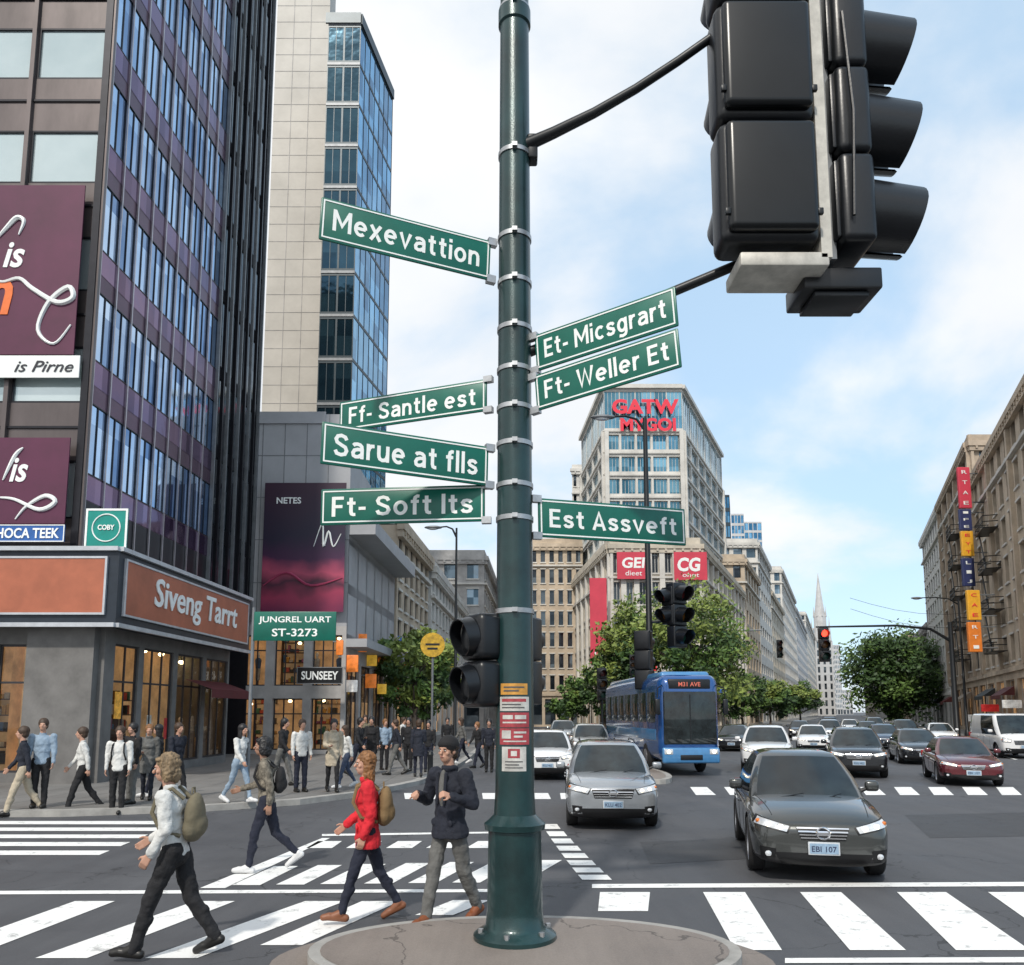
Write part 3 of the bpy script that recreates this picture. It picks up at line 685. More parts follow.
cr2=pnt.nodes.new('ShaderNodeValToRGB'); el=cr2.color_ramp.elements; el[0].position=0; el[0].color=(.14,.015,.06,1); el[1].position=1; el[1].color=(.035,.01,.028,1)
for p,c in((.15,(.32,.03,.08,1)),(.22,(.06,.01,.03,1)),(.30,(.42,.06,.12,1)),(.42,(.05,.01,.05,1)),(.6,(.012,.008,.03,1))):
    q=el.new(p); q.color=c
pnt.links.new(mr.outputs[0],cr2.inputs[0]); pnt.links.new(cr2.outputs[0],pb.inputs['Base Color']); pb.inputs['Roughness'].default_value=.4
e,w_,h_=banner("poster","tall dark plum poster with swirls on grey wall",263,483,345,612,37.9,posterm,[("NETES",.3,.86,.30,.05,signwhite,.02,0)],"poster")
swirl(e,[(.62,.5),(.72,.68),(.74,.5),(.8,.62),(.86,.5),(.95,.6)],w_,h_,signwhite,.05)
swirl(e,[(.02,.2),(.3,.3),(.6,.2),(.98,.26)],w_,h_,mat("pink_swirl",(.35,.04,.1),.5),.07)
banner("shop_sign","black hanging sign with white lettering over entrance",297,667,343,684,36.8,blackm,[("SUNSEEY",.5,.5,.8,.5,signwhite,.02,0)],"sign",greym)
# ---- slab, glass tower
B=Bld("slab_tower","narrow beige concrete slab tower rising behind shops",(-17,66,0))
x0=S(262,400,64).x; x1=S(318,400,64).x
slabm=mat("beige_concrete",(.55,.52,.47),.8,var=.12,scale=.3)
B.plain((x0,64),(x1,64),0,78,slabm); B.plain((x1,64),(x1,66),0,78,slabm); B.plain((x1,66),(x0,66),0,78,slabm); B.plain((x0,66),(x0,64),0,78,slabm); roofpoly(B,[(x0,64),(x1,64),(x1,66),(x0,66)],78,roofm)
for k in range(48): B.ob((x0,64),(x1,64),0,None,0,.02,2+k*1.6,2.04+k*1.6,stoneD)
for k in (1.5,3.0): B.ob((x0,64),(x1,64),k,k+.05,0,.025,1,78,stoneD)
B.done()
B=Bld("glass_tower","tall dark blue glass office tower with flat roof",(-13,62,0))
a=S(320,300,58); c=S(354,300,58); d=S(389,300,66); zt=S(356,24,58).z
a=(a.x,58);c_=(c.x,58);d_=(d.x,66)
twf=mat("tower_frame",(.035,.05,.06),.4,.3)
B.facade(a,c_,4,zt,2,15,.97,.86,.03,twf,gtow,twf,mull=1,fd=.04,fwid=.05)
B.facade(c_,d_,4,zt,7,15,.96,.93,.03,twf,gteal,None)
for k in range(16):
    z=4+(zt-4)*k/15; B.ob(a,c_,0,None,0,.05,z-.1,z+.1,greym,B.t); 
B.ob(a,c_,-.2,None,0,.15,zt,zt+.9,twf,B.t); B.ob(c_,d_,0,None,0,.12,zt,zt+.9,twf,B.t)
roofpoly(B,[a,c_,d_,(a[0],66)],zt,roofm); B.plain(a,c_,0,4,stoneD); B.plain(c_,d_,0,4,stoneD); B.plain((a[0],66),a,0,zt,twf); B.done(60)
# ---- generic town building
def town(name,label,pts,zt,specs,wm,gm,base=4.5,small=True,corn=True,fm=None,fw=.5,fh=.6,rec=.2,sill=True,roof=True,z0=.13,shopg=None,mull=1,nmax=100,pil=0,basem=None):
    cx=sum(p[0] for p in pts)/len(pts); cy=sum(p[1] for p in pts)/len(pts)
    B=Bld(name,label,(cx,cy,z0))
    for i,(a,b_) in enumerate(zip(pts[:-1],pts[1:])):
        sp=specs[i]
        if sp is None: B.plain(a,b_,z0,zt,wm); continue
        cols,rows=sp
        if base: 
            B.facade(a,b_,z0,base,max(2,cols*2//3),1,.78,.78,rec,basem or wm,shopg or gdark,fm,small=small,lift=.3)
            B.ob(a,b_,-.05,None,0,.22,base-.25,base+.1,wm,B.t)
        B.facade(a,b_,(base+.1) if base else z0,zt,cols,rows,fw,fh,rec,wm,gm,fm,small=small,sill=sill,mull=mull,sillm=stoneC)
        p0,t,n,Ln=B.fr(a,b_)
        if pil:
            for k in range(0,cols+1,pil):
                q=Ln*k/cols; B.ob(a,b_,max(q-.28,0),min(q+.28,Ln),.0,.3,base+.12,zt-.82,stoneC if pil==1 else wm,B.t)
        if corn:
            B.ob(a,b_,-.3,None,0,.5,zt-.35,zt+.15,wm,B.t); B.ob(a,b_,-.15,None,0,.38,zt-.8,zt-.352,wm,B.t)
            B.ob(a,b_,0,None,-.3,.05,zt+.152,zt+.9,wm,B.t)
            zc1=zt-(zt-base)/max(rows,1)-.1 if base else zt-4
            B.ob(a,b_,-.1,None,0,.33,zc1,zc1+.22,stoneC,B.t)
            k=.4
            while k<Ln: B.ob(a,b_,k,k+.22,.382,.48,zt-.62,zt-.353,wm,B.t); k+=.9
    if roof: roofpoly(B,list(pts),zt+.05,roofm)
    B.done(nmax); return B
X=lambda px,D:S(px,690,D).x
lx=gx1+.3
town("beige_building","beige stone building lining side street",[(-30,51.2),(lx+.2,51.2),(lx+.9,64)],S(396,524,51).z,[None,(6,5)],stoneB,gmid,shopg=shoplit,fm=frameW,small=False)
town("pale_building","pale mid-rise building with shopfronts on side street",[(-30,64.4),(lx+1.1,64.4),(lx+2.2,92)],S(425,572,66).z,[None,(12,4)],stoneC,gmid,shopg=shoplit)
town("office_block","grey office block far along side street",[(-30,92.4),(lx+4.4,92.4),(lx+6,130)],S(452,585,94).z+3,[(10,5),(14,5)],stoneD,gmid)
town("office_block","small glass and stone block far along side street",[(-8,132),(S(486,690,134).x,132),(S(500,690,170).x,170)],22,[(8,6),(10,6)],stoneC,gmid)
# centre wedge building
zl=S(650,546,84).z
wp=[(X(571,112),112),(X(612,84),84),(X(704,84),84),(X(746,119),119)]
W1=town("wedge_building","ornate limestone wedge building with cornice between two streets",wp,zl,[(8,4),(7,4),(10,4)],stoneA,gdark,base=6,small=False,fm=frameL,fw=.5,fh=.72,shopg=shopdim,pil=1)
zu=S(650,389,95).z
glb=glass("band_glass",(.04,.14,.20),(.25,.5,.62),(1.6,2,3.2),.75,.05,1.2)
up=[(X(584,114),114),(X(608,95),95),(X(690,95),95),(X(729,122),122)]
B=Bld("office_tower","stepped office tower with glass bands and rooftop red letters",(X(650,105),105,zl))
for i,(a,b_) in enumerate(zip(up[:-1],up[1:])):
    B.facade(a,b_,zl,zu-5.4,(4,5,6)[i],6,.86,.68,.3,stoneC,glb,frameL,mull=3,sill=False,fwid=.05)
    B.facade(a,b_,zu-5.4,zu,(4,5,6)[i],1,.97,.88,.1,stoneC,glb,frameL,mull=3,fwid=.05)
    B.ob(a,b_,-.1,None,0,.4,zu,zu+.5,stoneC,B.t)
    for k in range(0,7):
        z=zl+(zu-5.4-zl)*k/6; B.ob(a,b_,-.02,None,0,.2,z-.12,z+.12,stoneC,B.t)
    p0,t,n,Ln=B.fr(a,b_)
    for q in (0,Ln): B.ob(a,b_,max(q-.5,0),min(q+.5,Ln),.0,.35,zl,zu-5.4,stoneC,B.t)
roofpoly(B,up,zu,roofm); B.w.box(X(640,105),X(675,105),100,108,zu,zu+1.5,stoneD); B.done()
redm=mat("red_letter",(.75,.03,.06),.4,var=.05); pinkr=mat("red_banner",(.58,.045,.08),.6,var=.15,scale=.5)
text_on(B,"GATW",up[1],up[2],(up[2][0]-up[1][0])*.52,.5,S(650,408,95).z,8.2,1.9,redm,.04)
text_on(B,"MYGOI",up[1],up[2],(up[2][0]-up[1][0])*.55,.5,S(650,426,95).z,6.8,1.7,redm,.04)
banner("sign_board","red sign board with white lettering on cornice",617,552,650,579,83.3,pinkr,[("GEI",.5,.6,.7,.4,signwhite,.03,.1),("dieet",.5,.22,.5,.18,signwhite,.0,.1)],"sign")
banner("sign_board","red sign board with white lettering on cornice",674,552,707,580,83.2,pinkr,[("CG",.45,.55,.7,.5,signwhite,.04,.1),("ohot",.5,.18,.5,.15,signwhite,.0,.1)],"sign")
e,_,_=banner("banner","tall narrow red vertical banner on stone corner",590,578,607,664,82,pinkr,[("III",.5,.12,.5,.1,signwhite,.0,0)])
town("stone_building","old grey stone building with arched rows beside wedge building",[(X(530,108),108),(X(584,108),108),(X(590,140),140)],S(550,545,108).z,[(6,7),None],stoneB,gdark,fw=.5,fh=.65)
town("apartment_block","pale apartment block behind stone building",[(X(574,125),125),(X(592,125),125),(X(598,140),140)],S(585,470,125).z,[(3,12),None],stoneC,gdark,base=0)
# avenue left row
def AX(D): return wp[2][0]+.41*(D-84)+.6
D0=119.6
for i,(D1,zz_,wm,gm) in enumerate(((140,25,stoneB,gdark),(165,32,stoneC,gmid),(200,27,stoneA,gdark),(260,38,stoneC,gmid),(340,36,concr,gmid),(480,44,stoneC,gdark))):
    town(("stone_building","office_block")[i%2],("tan stone building","pale office block","cream stone building","tall pale block","grey mid-rise block","distant pale block")[i]+" in the avenue's building row",[(AX(D0)-14,D0),(AX(D0),D0),(AX(D1),D1)],zz_,[(6,int(zz_/3.6)),(max(5,int((D1-D0)/4)),int(zz_/3.6))],wm,gm,sill=False,rec=.3,fw=(.5,.7,.45,.6,.5,.5)[i],fh=(.6,.5,.65,.7,.6,.6)[i]); D0=D1+.5
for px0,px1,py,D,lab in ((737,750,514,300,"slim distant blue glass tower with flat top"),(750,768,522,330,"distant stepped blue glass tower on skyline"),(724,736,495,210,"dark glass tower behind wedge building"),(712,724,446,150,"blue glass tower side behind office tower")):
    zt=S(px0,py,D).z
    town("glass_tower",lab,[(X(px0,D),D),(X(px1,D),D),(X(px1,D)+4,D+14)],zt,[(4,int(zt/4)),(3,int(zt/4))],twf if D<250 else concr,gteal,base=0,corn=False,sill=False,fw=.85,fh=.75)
# spire
sx_=X(826,450); B=Bld("church_spire","slender stone spire tower on avenue skyline",(sx_,455,0),"tower")
hw=5.0; B.facade((sx_-hw,450),(sx_+hw,450),0,42,3,9,.4,.7,.4,concr,gdark,small=True); B.plain((sx_+hw,450),(sx_+hw,458),0,42,concr); B.plain((sx_-hw,458),(sx_-hw,450),0,42,concr)
B.w.prism(oval(sx_,454,3.6,3.6,8),42,56,concr); zs=S(826,572,450).z
for k in range(4):
    a=k*math.pi/2+math.pi/4; B.t.cyl((sx_+5.2*math.cos(a),454+5.2*math.sin(a),42),(sx_+5.2*math.cos(a),454+5.2*math.sin(a),56),1.0,.05,concr,6)
for k in range(8):
    a=k*math.pi/4; B.t.cyl((sx_+3.4*math.cos(a),454+3.4*math.sin(a),56),(sx_+3.4*math.cos(a),454+3.4*math.sin(a),62),.6,.05,concr,5)
B.t.cyl((sx_,454,56),(sx_,454,zs),3.2,.1,concr,8); B.done()
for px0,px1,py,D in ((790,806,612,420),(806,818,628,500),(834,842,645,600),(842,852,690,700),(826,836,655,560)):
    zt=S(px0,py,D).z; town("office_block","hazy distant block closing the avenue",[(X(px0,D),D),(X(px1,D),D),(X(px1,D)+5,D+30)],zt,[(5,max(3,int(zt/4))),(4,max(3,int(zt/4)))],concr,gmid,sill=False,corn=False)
# right row
RA=S(1024,690,60).x-.41*60
RX=lambda D:.41*D+RA
def RD(px,py):
    u,v=bearing(px,py); D=RA/(u-.41); return D,EYE+v*D
Z1=RD(1024,376)[1]; Z2=RD(965,441)[1]; Z3=RD(935,508)[1]
town("stone_building","ornate tan stone building with deep cornice on avenue corner",[(RX(75.2),75.2),(RX(50),50),(RX(50)+40,50)],Z1-.9,[(9,6),(12,6)],stoneB,gdark,small=False,fm=frameL,fw=.5,fh=.66,base=5.5,shopg=shoplit,rec=.35,pil=3)
town("stone_building","tall brown stone building with many balconied windows",[(RX(100),100),(RX(75.6),75.6),(RX(75.6)+30,75.6)],Z2-.9,[(10,7),(6,7)],mat("brown_stone",(.42,.34,.26),.85,var=.28,scale=.6),gmid,small=False,fm=frameW,fw=.62,fh=.55,base=5.5,shopg=shoplit,pil=2)
town("pale_building","plain pale building beyond brown stone building",[(RX(122),122),(RX(100.4),100.4),(RX(100.4)+30,100.4)],Z3-.9,[(8,7),(3,7)],mat("white_render",(.68,.67,.64),.8,var=.12),gmid)
D0=123
for D1,zz_,wm in ((160,15,stoneD),(220,17,stoneB),(330,20,stoneC),(480,24,stoneA)):
    town("avenue_building","distant stone block in the avenue's far row",[(RX(D1),D1),(RX(D0),D0),(RX(D0)+30,D0)],zz_,[(int((D1-D0)/4),4),(4,4)],wm,gdark,sill=False); D0=D1+.5
def fire_escape(D,zb,nf,fh):
    p=Vector((RX(D),D,0)); t=Vector((.41,1,0)).normalized(); n=Vector((-t.y,t.x,0)); e=thing("fire_escape","black iron fire escape with railings on stone facade","fire escape",(p.x,p.y,zb),group="fire escapes on stone facades")
    m=MB()
    for k in range(nf):
        z=zb+k*fh
        a=p+n*.1; c=[a+t*-2, a+t*2, a+t*2+n*1.1, a+t*-2+n*1.1]
        for h in (0,.5,1.0):
            for i in (1,2,3): m.cyl(c[i]+Vector((0,0,z+h)),c[(i+1)%4]+Vector((0,0,z+h)),.04,.04,blackmet,5)
        m.quad(*[q+Vector((0,0,z)) for q in c],blackmet)
        for i in range(9): q=c[3]+(c[2]-c[3])*i/8; m.cyl(q+Vector((0,0,z)),q+Vector((0,0,z+1)),.025,.025,blackmet,4)
        if k<nf-1: m.cyl(c[3]+Vector((0,0,z)),c[2]+Vector((0,0,z+fh))-n*.3,.06,.06,blackmet,4)
    part(m,"frame",e,False,world=True)
fire_escape(66,7.0,4,3.4); fire_escape(84,7.5,5,3.3)
awc=[mat("awning_maroon",(.10,.02,.02),.7),mat("awning_dark",(.03,.035,.035),.7),mat("awning_tan",(.25,.2,.15),.7)]
R=random.Random(5)
t_=Vector((.41,1,0)).normalized(); n_=Vector((-t_.y,t_.x,0))
for k,D in enumerate((64,72,85,99,112)):
    p=Vector((RX(D),D,0)); m=MB(); L2=R.uniform(1.6,2.6); z=R.uniform(3.1,3.5); am=awc[k%3]
    A=p-t_*L2+n_*.25; Bq=p+t_*L2+n_*.25; o_=n_*1.0
    m.quad(A+Vector((0,0,z+.7)),Bq+Vector((0,0,z+.7)),Bq+o_+Vector((0,0,z)),A+o_+Vector((0,0,z)),am); m.quad(A+o_+Vector((0,0,z)),Bq+o_+Vector((0,0,z)),Bq+o_+Vector((0,0,z-.3)),A+o_+Vector((0,0,z-.3)),am)
    m.add([A+Vector((0,0,z+.7)),A+o_+Vector((0,0,z)),A+Vector((0,0,z))],[(0,1,2)],am)
    solo(m,"awning","sloping canvas awning over avenue shopfront","awning","shopfront awnings along the avenue",False,loc=p+Vector((0,0,z)))
zr=mat("sign_yellow",(.75,.38,.03),.45,var=.15); zk=mat("sign_navy",(.03,.04,.12),.45)
def blade(px0,px1,py0,py1,D,mt,txt,lab,tm=None):
    x0=S(px0,(py0+py1)/2,D).x; x1=S(px1,(py0+py1)/2,D).x; zt=S(px0,py0,D).z; zb=S(px0,py1,D).z
    e=thing("blade_sign",lab,"sign",((x0+x1)/2,D,zb),group="vertical blade signs along the avenue")
    m=MB(); h=zt-zb; m.rbox((0,.15,h/2),(x1-x0,.3,h),.05,mt); part(m,"panel",e,False)
    for z in(h*.15,h*.85): 
        m=MB(); w2=(x1-x0)/2; m.box(w2,w2+1.2,.1,.2,z-.05,z+.05,greym); part(m,"bracket",e,False)
    n=len(txt)
    for i,ch in enumerate(txt): mpart(text_mesh(ch,(x1-x0)*.42,h/n*.34,tm or signwhite,.03,.0),"lettering",e,(0,-.003,h*(1-(i+.5)/n)))
blade(959,971,467,508,70,pinkr,"RTAE","slim red vertical blade sign with white characters")
blade(960,972,509,530,69.8,zk,"IFE","navy vertical blade sign with pale characters")
blade(962,974,531,556,69.6,zr,"EYT","orange yellow vertical blade sign with red characters",redm)
blade(963,975,558,586,69,zk,"LIJ","navy vertical blade sign with white characters")
blade(968,981,590,620,60.4,zr,"CAE","yellow vertical blade sign with red characters",redm)
blade(969,982,622,652,60,mat("sign_orange",(.7,.2,.03),.45),"RTI","orange vertical blade sign with white characters")
# ------------------------------------------------------------------ trees
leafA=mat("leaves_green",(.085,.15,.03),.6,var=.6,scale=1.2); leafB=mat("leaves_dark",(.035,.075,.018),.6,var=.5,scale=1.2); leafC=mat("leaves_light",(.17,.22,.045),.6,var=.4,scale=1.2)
bark=mat("bark",(.07,.055,.045),.9,var=.3,bump=.5)
def tree(loc,h,wid,label,seed,dense=1.0,leaf=.3,crown0=.32,group=None,mix=None):
    R=random.Random(seed); e=thing("tree",label,"tree",loc,group=group)
    m=MB(); th=h*crown0
    m.tube([Vector((0,0,0)),Vector((.05,0,th*.5)),Vector((0,.05,th)),Vector((.1,0,h*.62))],[h*.03,h*.023,h*.02,h*.009],bark,8)
    for k in range(9):
        a=R.uniform(0,6.28); z=R.uniform(th*.8,h*.6); r=wid*.5*R.uniform(.5,.85); st_=Vector((0,0,z)); en=Vector((r*math.cos(a),r*math.sin(a),z+h*R.uniform(.12,.32))); md=(st_+en)/2+Vector((0,0,h*.03))
        m.tube([st_,md,en],[h*.011,h*.008,h*.003],bark,6)
    part(m,"trunk",e)
    m=MB(); cz=(h+th)/2; rz_=(h-th)/2; cl=[]
    for k in range(int(58*dense)):
        while True:
            p=Vector((R.uniform(-1,1),R.uniform(-1,1),R.uniform(-1,1)))
            if .25<p.length<1: break
        p*=R.uniform(.8,1.10)
        cl.append((Vector((p.x*wid/2,p.y*wid/2,cz+p.z*rz_)),wid*R.uniform(.08,.16)))
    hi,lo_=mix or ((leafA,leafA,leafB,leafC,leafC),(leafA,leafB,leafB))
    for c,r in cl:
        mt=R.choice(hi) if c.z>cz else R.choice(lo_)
        for i in range(90):
            d=Vector((R.gauss(0,1),R.gauss(0,1),R.gauss(0,1))).normalized()*r*R.uniform(.35,1.2); d.z*=.75
            p=c+d; s_=leaf*R.uniform(.4,1.0); u=Vector((R.gauss(0,1),R.gauss(0,1),R.gauss(0,1))).normalized(); v=u.orthogonal().normalized()
            m.add([p-u*s_,p+v*s_*.55,p+u*s_,p-v*s_*.55],[(0,1,2,3)],mt)
    part(m,"crown",e,False)
TG="street trees"
def onD(px,D,z=.13): return Vector((S(px,712,D).x,D,z))
bright=((leafC,leafC,leafA),(leafA,leafC,leafB))
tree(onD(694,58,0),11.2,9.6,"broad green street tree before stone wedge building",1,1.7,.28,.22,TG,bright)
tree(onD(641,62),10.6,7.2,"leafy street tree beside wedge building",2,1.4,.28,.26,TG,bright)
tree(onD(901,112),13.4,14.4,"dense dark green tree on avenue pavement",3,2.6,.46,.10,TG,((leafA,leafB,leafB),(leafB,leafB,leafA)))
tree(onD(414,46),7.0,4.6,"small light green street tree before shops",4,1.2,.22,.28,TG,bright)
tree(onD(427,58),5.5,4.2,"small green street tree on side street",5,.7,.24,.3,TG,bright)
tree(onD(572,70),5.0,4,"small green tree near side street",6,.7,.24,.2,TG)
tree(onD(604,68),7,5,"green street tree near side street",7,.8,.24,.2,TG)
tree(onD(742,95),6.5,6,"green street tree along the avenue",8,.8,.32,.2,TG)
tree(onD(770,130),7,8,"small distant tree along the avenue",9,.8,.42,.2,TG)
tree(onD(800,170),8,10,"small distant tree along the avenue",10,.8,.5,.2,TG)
# ------------------------------------------------------------------ main pole
PB=G(516,938,.1); PD=PB.y; PX=PB.x-.01
pole=thing("traffic_signal_pole","thick dark green steel pole with banded collars on island","pole",(PX,PD,.104))
def atpole(py): return S(512,py,PD).z-.104
m=MB(); zc=atpole(823); top=atpole(-60)
m.lathe([(.37,0),(.37,.035),(.34,.06),(.29,.085),(.262,.12),(.25,.25),(.24,zc-.06)],polegreen,40)
m.lathe([(.24,zc-.06),(.272,zc-.05),(.278,zc+.0),(.24,zc+.03),(.19,zc+.08),(.178,zc+.3),(.142,top)],polegreen,40)
part(m,"shaft",pole)
for i in range(6):
    a=i*math.pi/3+.3; m=MB(); m.cyl((.315*math.cos(a),.315*math.sin(a),.05),(.315*math.cos(a),.315*math.sin(a),.1),.025,.025,steel,6)
    part(m,"anchor_bolt",pole)
def rad_at(z): return .178+(.142-.178)*(z-zc)/(top-zc)
for py in (12,157,240,285,331,372,410,446,487,520,612):
    z=atpole(py); r=rad_at(z); m=MB(); m.lathe([(r,z-.022),(r+.012,z-.022),(r+.012,z+.022),(r,z+.022)],steel,32,cap=False); m.box(-.025,.025,-r-.05,-r,z-.02,z+.02,steel); part(m,"band",pole)
z=atpole(20); r=rad_at(z)
m=MB(); m.lathe([(r,z-.1),(r+.02,z-.08),(r+.02,z+.08),(r,z+.1)],polegreen,32,cap=False); part(m,"collar",pole)
z=atpole(150); r=rad_at(z); m=MB(); m.rbox((r+.03,0,z),(.1,.16,.26),.02,blackmet); part(m,"arm_bracket",pole)
D5=6.6
P1=Vector((PX,PD,S(520,150,PD).z)); E1=S(722,30,D5+.2); m=MB()
pts=[P1+(E1-P1)*t+Vector((0,0,-.10*math.sin(math.pi*t))) for t in (0,.08,.2,.4,.6,.8,1)]; pts.append(E1+Vector((.75,-.0,.35)))
m.tube(pts,[.07,.062,.055,.048,.044,.042,.04,.038],blackmet,12); part(m,"mast_arm",pole,world=True)
P2=Vector((PX,PD+.05,S(514,356,PD).z)); E2=S(744,262,D5+.5); m=MB(); m.cyl(P2,E2+(E2-P2)*.05,.05,.045,blackmet,12); part(m,"mast_arm",pole,world=True)
def curved(z0,z1,a0,a1,mt,off=.006,n=10):
    m=MB()
    for i in range(n):
        A=a0+(a1-a0)*i/n; Bq=a0+(a1-a0)*(i+1)/n; r0=rad_at(z0)+off; r1=rad_at(z1)+off
        f=lambda a,r,z:Vector((r*math.sin(a),-r*math.cos(a),z)); m.quad(f(A,r0,z0),f(Bq,r0,z0),f(Bq,r1,z1),f(A,r1,z1),mt)
    return m
yel=mat("sticker_orange",(.55,.27,.05),.5,var=.3,scale=12); redst=mat("sticker_red",(.34,.045,.055),.5,var=.35,scale=12); whst=mat("sticker_white",(.5,.49,.46),.5,var=.3,scale=8); inkst=mat("sticker_ink",(.08,.08,.08),.6)
def sticker(py0,py1,a0,a1,mt,items):
    m=curved(atpole(py1),atpole(py0),a0,a1,mt,.005)
    for q0_,q1_,b0,b1,im in items: m.merge(curved(atpole(q1_),atpole(q0_),b0,b1,im,.0075,4))
    part(m,"sticker",pole)
sticker(684,695,-.8,.7,yel,[(687,688.5,-.6,.5,inkst),(690.5,692,-.6,.2,inkst)])
sticker(697,711,-.85,.8,whst,[(699,702,-.7,.6,redst),(704,705.3,-.7,.3,inkst),(707,708.3,-.7,.5,inkst)])
sticker(712.5,727,-.85,.8,redst,[(715,719,-.65,-.1,whst),(715,719,.0,.6,whst),(721.5,723,-.65,.6,whst)])
sticker(728,744,-.85,.8,redst,[(730,738,-.7,-.2,whst),(731,733,-.05,.6,whst),(735,737,-.05,.4,whst),(740,741.3,-.6,.6,whst)])
sticker(746,770,-.7,.6,whst,[(748,757,-.35,.25,redst),(750,755,-.2,.1,whst),(760,761.2,-.5,.4,inkst),(763,764.2,-.5,.2,inkst),(766,767,-.5,.4,inkst)])
# ---- street name signs
def street_sign(txt,xl,tl,bl,Dl,xr,tr,br,Dr,side,label):
    A=S(xl,(tl+bl)/2,Dl); Bq=S(xr,(tr+br)/2,Dr); hh=((S(xl,tl,Dl).z-S(xl,bl,Dl).z)+(S(xr,tr,Dr).z-S(xr,br,Dr).z))/2
    d=Bq-A; Ln=d.length; rz=math.atan2(d.y,d.x); tilt=math.asin(d.z/Ln)
    c=(A+Bq)/2; e=thing("street_name_sign",label,"street sign",c,rz,"street name signs on the pole"); e.rotation_euler=(0,-tilt,rz)
    m=MB(); m.rbox((0,0,0),(Ln,.028,hh),.012,signgreen,seg=2); part(m,"plate",e)
    m=MB(); bw=.013; i=.022; W2=Ln/2-i; H2=hh/2-i
    for x0,x1,z0,z1 in((-W2,W2,H2-bw,H2),(-W2,W2,-H2,-H2+bw),(-W2,-W2+bw,-H2+bw,H2-bw),(W2-bw,W2,-H2+bw,H2-bw)): m.box(x0,x1,-.018,-.0142,z0,z1,signwhite)
    part(m,"border",e,False)
    desc='g' in txt
    mpart(road_text(txt,Ln*.86,hh*(.64 if desc else .55),signwhite),"lettering",e,(0,-.0145,-.035*hh if desc else 0))
    s_=side; xa,xb=sorted((s_*(Ln/2-.03),s_*(Ln/2+.06)))
    for z0,z1 in ((-hh*.56,-hh*.38),(hh*.38,hh*.56)):
        m=MB(); m.box(xa,xb,-.03,.03,z0,z1,steel); part(m,"bracket",e,False)
ds=PD
street_sign("Mexevattion",320,197,239,ds*.915,490,241,281,ds*.995,1,"green street name sign with white lettering, top of pole")
street_sign("Et- Micsgrart",536,335,372,ds*.99,677,286,326,ds*.89,-1,"green street name sign angled up above a matching sign")
street_sign("Ft- Weller Et",536,375,412,ds*.985,680,328,367,ds*.885,-1,"green street name sign angled up below a matching sign")
street_sign("Ff- Santle est",340,405,430,ds*1.09,487,376,414,ds*1.01,1,"green street name sign pointing away from pole")
street_sign("Sarue at flls",321,421,464,ds*.915,488,447,486,ds*.995,1,"green street name sign mid pole over a matching sign")
street_sign("Ft- Soft Its",321,489,526,ds*1.02,485,485,521,ds*1.0,1,"green street name sign low on the pole")
street_sign("Est Assveft",538,497,538,ds*1.0,685,510,545,ds*1.07,-1,"green street name sign low on pole's other side")
# ---- traffic lights
def visor(m,c,d,r,ln,mt,n=28,cut=.38,open_=1.1):
    """open hood around a lamp, axis d"""
    m.weld=True
    d=Vector(d).normalized(); q=d.to_track_quat('Y','Z').to_matrix(); c=Vector(c)
    ring=[]
    for t,rr in((0,r*1.03),(.5,r),(1,r*.97)):
        row=[]
        for i in range(n+1):
            a=-open_+(math.pi+2*open_)*i/n
            l=ln*t*(1-cut*max(0,.35-math.sin(a))/1.35)
            row.append(c+q@Vector((rr*math.cos(a),l,rr*math.sin(a))))
        ring.append(row)
    ring2=[[c+(v-c)*.94+d*.004 for v in row] for row in ring]
    for j in (0,1):
        for i in range(n): m.quad(ring[j][i],ring[j][i+1],ring[j+1][i+1],ring[j+1][i],mt); m.quad(ring2[j][i+1],ring2[j][i],ring2[j+1][i],ring2[j+1][i+1],mt)
    for i in range(n): m.quad(ring[2][i],ring[2][i+1],ring2[2][i+1],ring2[2][i],mt)
def signal(name,label,loc,rz,w,h,nsec,dep,lit=None,group=None,lampr=.36,vlen=None,cut=.38,open_=1.1,dark=False,bev=.12):
    """signal head: lamps face local -Y"""
    e=thing(name,label,"traffic light",loc,rz,group)
    cols=[redoff,amber,gland]
    for k in range(nsec):
        z=(nsec-1-k)*h; m=MB(); m.rbox((0,dep/2,z+h/2),(w,dep,h*.985),min(w,dep)*bev,blackm,seg=4)
        m.rbox((0,dep+.012,z+h/2),(w*.86,.05,h*.86),.02,blackm,seg=2)
        part(m,"housing",e)
        m=MB(); lm=redlamp if lit==k else (blackm if dark else cols[min(k,2)])
        m.lathe([(w*lampr,0),(w*lampr*.7,.03),(w*.05,.045)],lm,20,Matrix.Translation((0,-.002,z+h/2))@Matrix.Rotation(rad(90),4,'X')); part(m,"lamp",e)
        m=MB(); visor(m,(0,0.01,z+h/2),(0,-1,-.12),w*(lampr+.07),vlen or dep*1.15,blackm,cut=cut,open_=open_); part(m,"visor",e,ang=50)
    return e
a=S(723,241,D5); b_=S(823,241,D5); wS=(b_.x-a.x); hS=(S(765,118,D5).z-S(765,241,D5).z)
cx=(a.x+b_.x)/2
eA=signal("traffic_light","large black signal head seen from behind, hung on mast arm",(cx,D5+.4,a.z),rad(180),wS,hS,3,.4,bev=.22)
for k in range(3):
    m=MB(); z=(2-k)*hS+hS/2; m.rbox((0,.44,z),(wS*.9,.12,hS*.88),.058,mat("black_panel",(.004,.005,.006),.3,.1,var=.3),seg=5)
    part(m,"rear_door",eA)
    for sx2 in(-1,1):
        m=MB(); m.rbox((sx2*wS*.46,.465,z-hS*.3),(.05,.04,.06),.01,blackmet); part(m,"hinge",eA)
m=MB()
m.box(cx+wS*.5+.005,cx+wS*.5+.10,D5+.05,D5+.6,a.z-.12,a.z+hS*3,cream); part(m,"mounting_plate",eA,False,world=True)
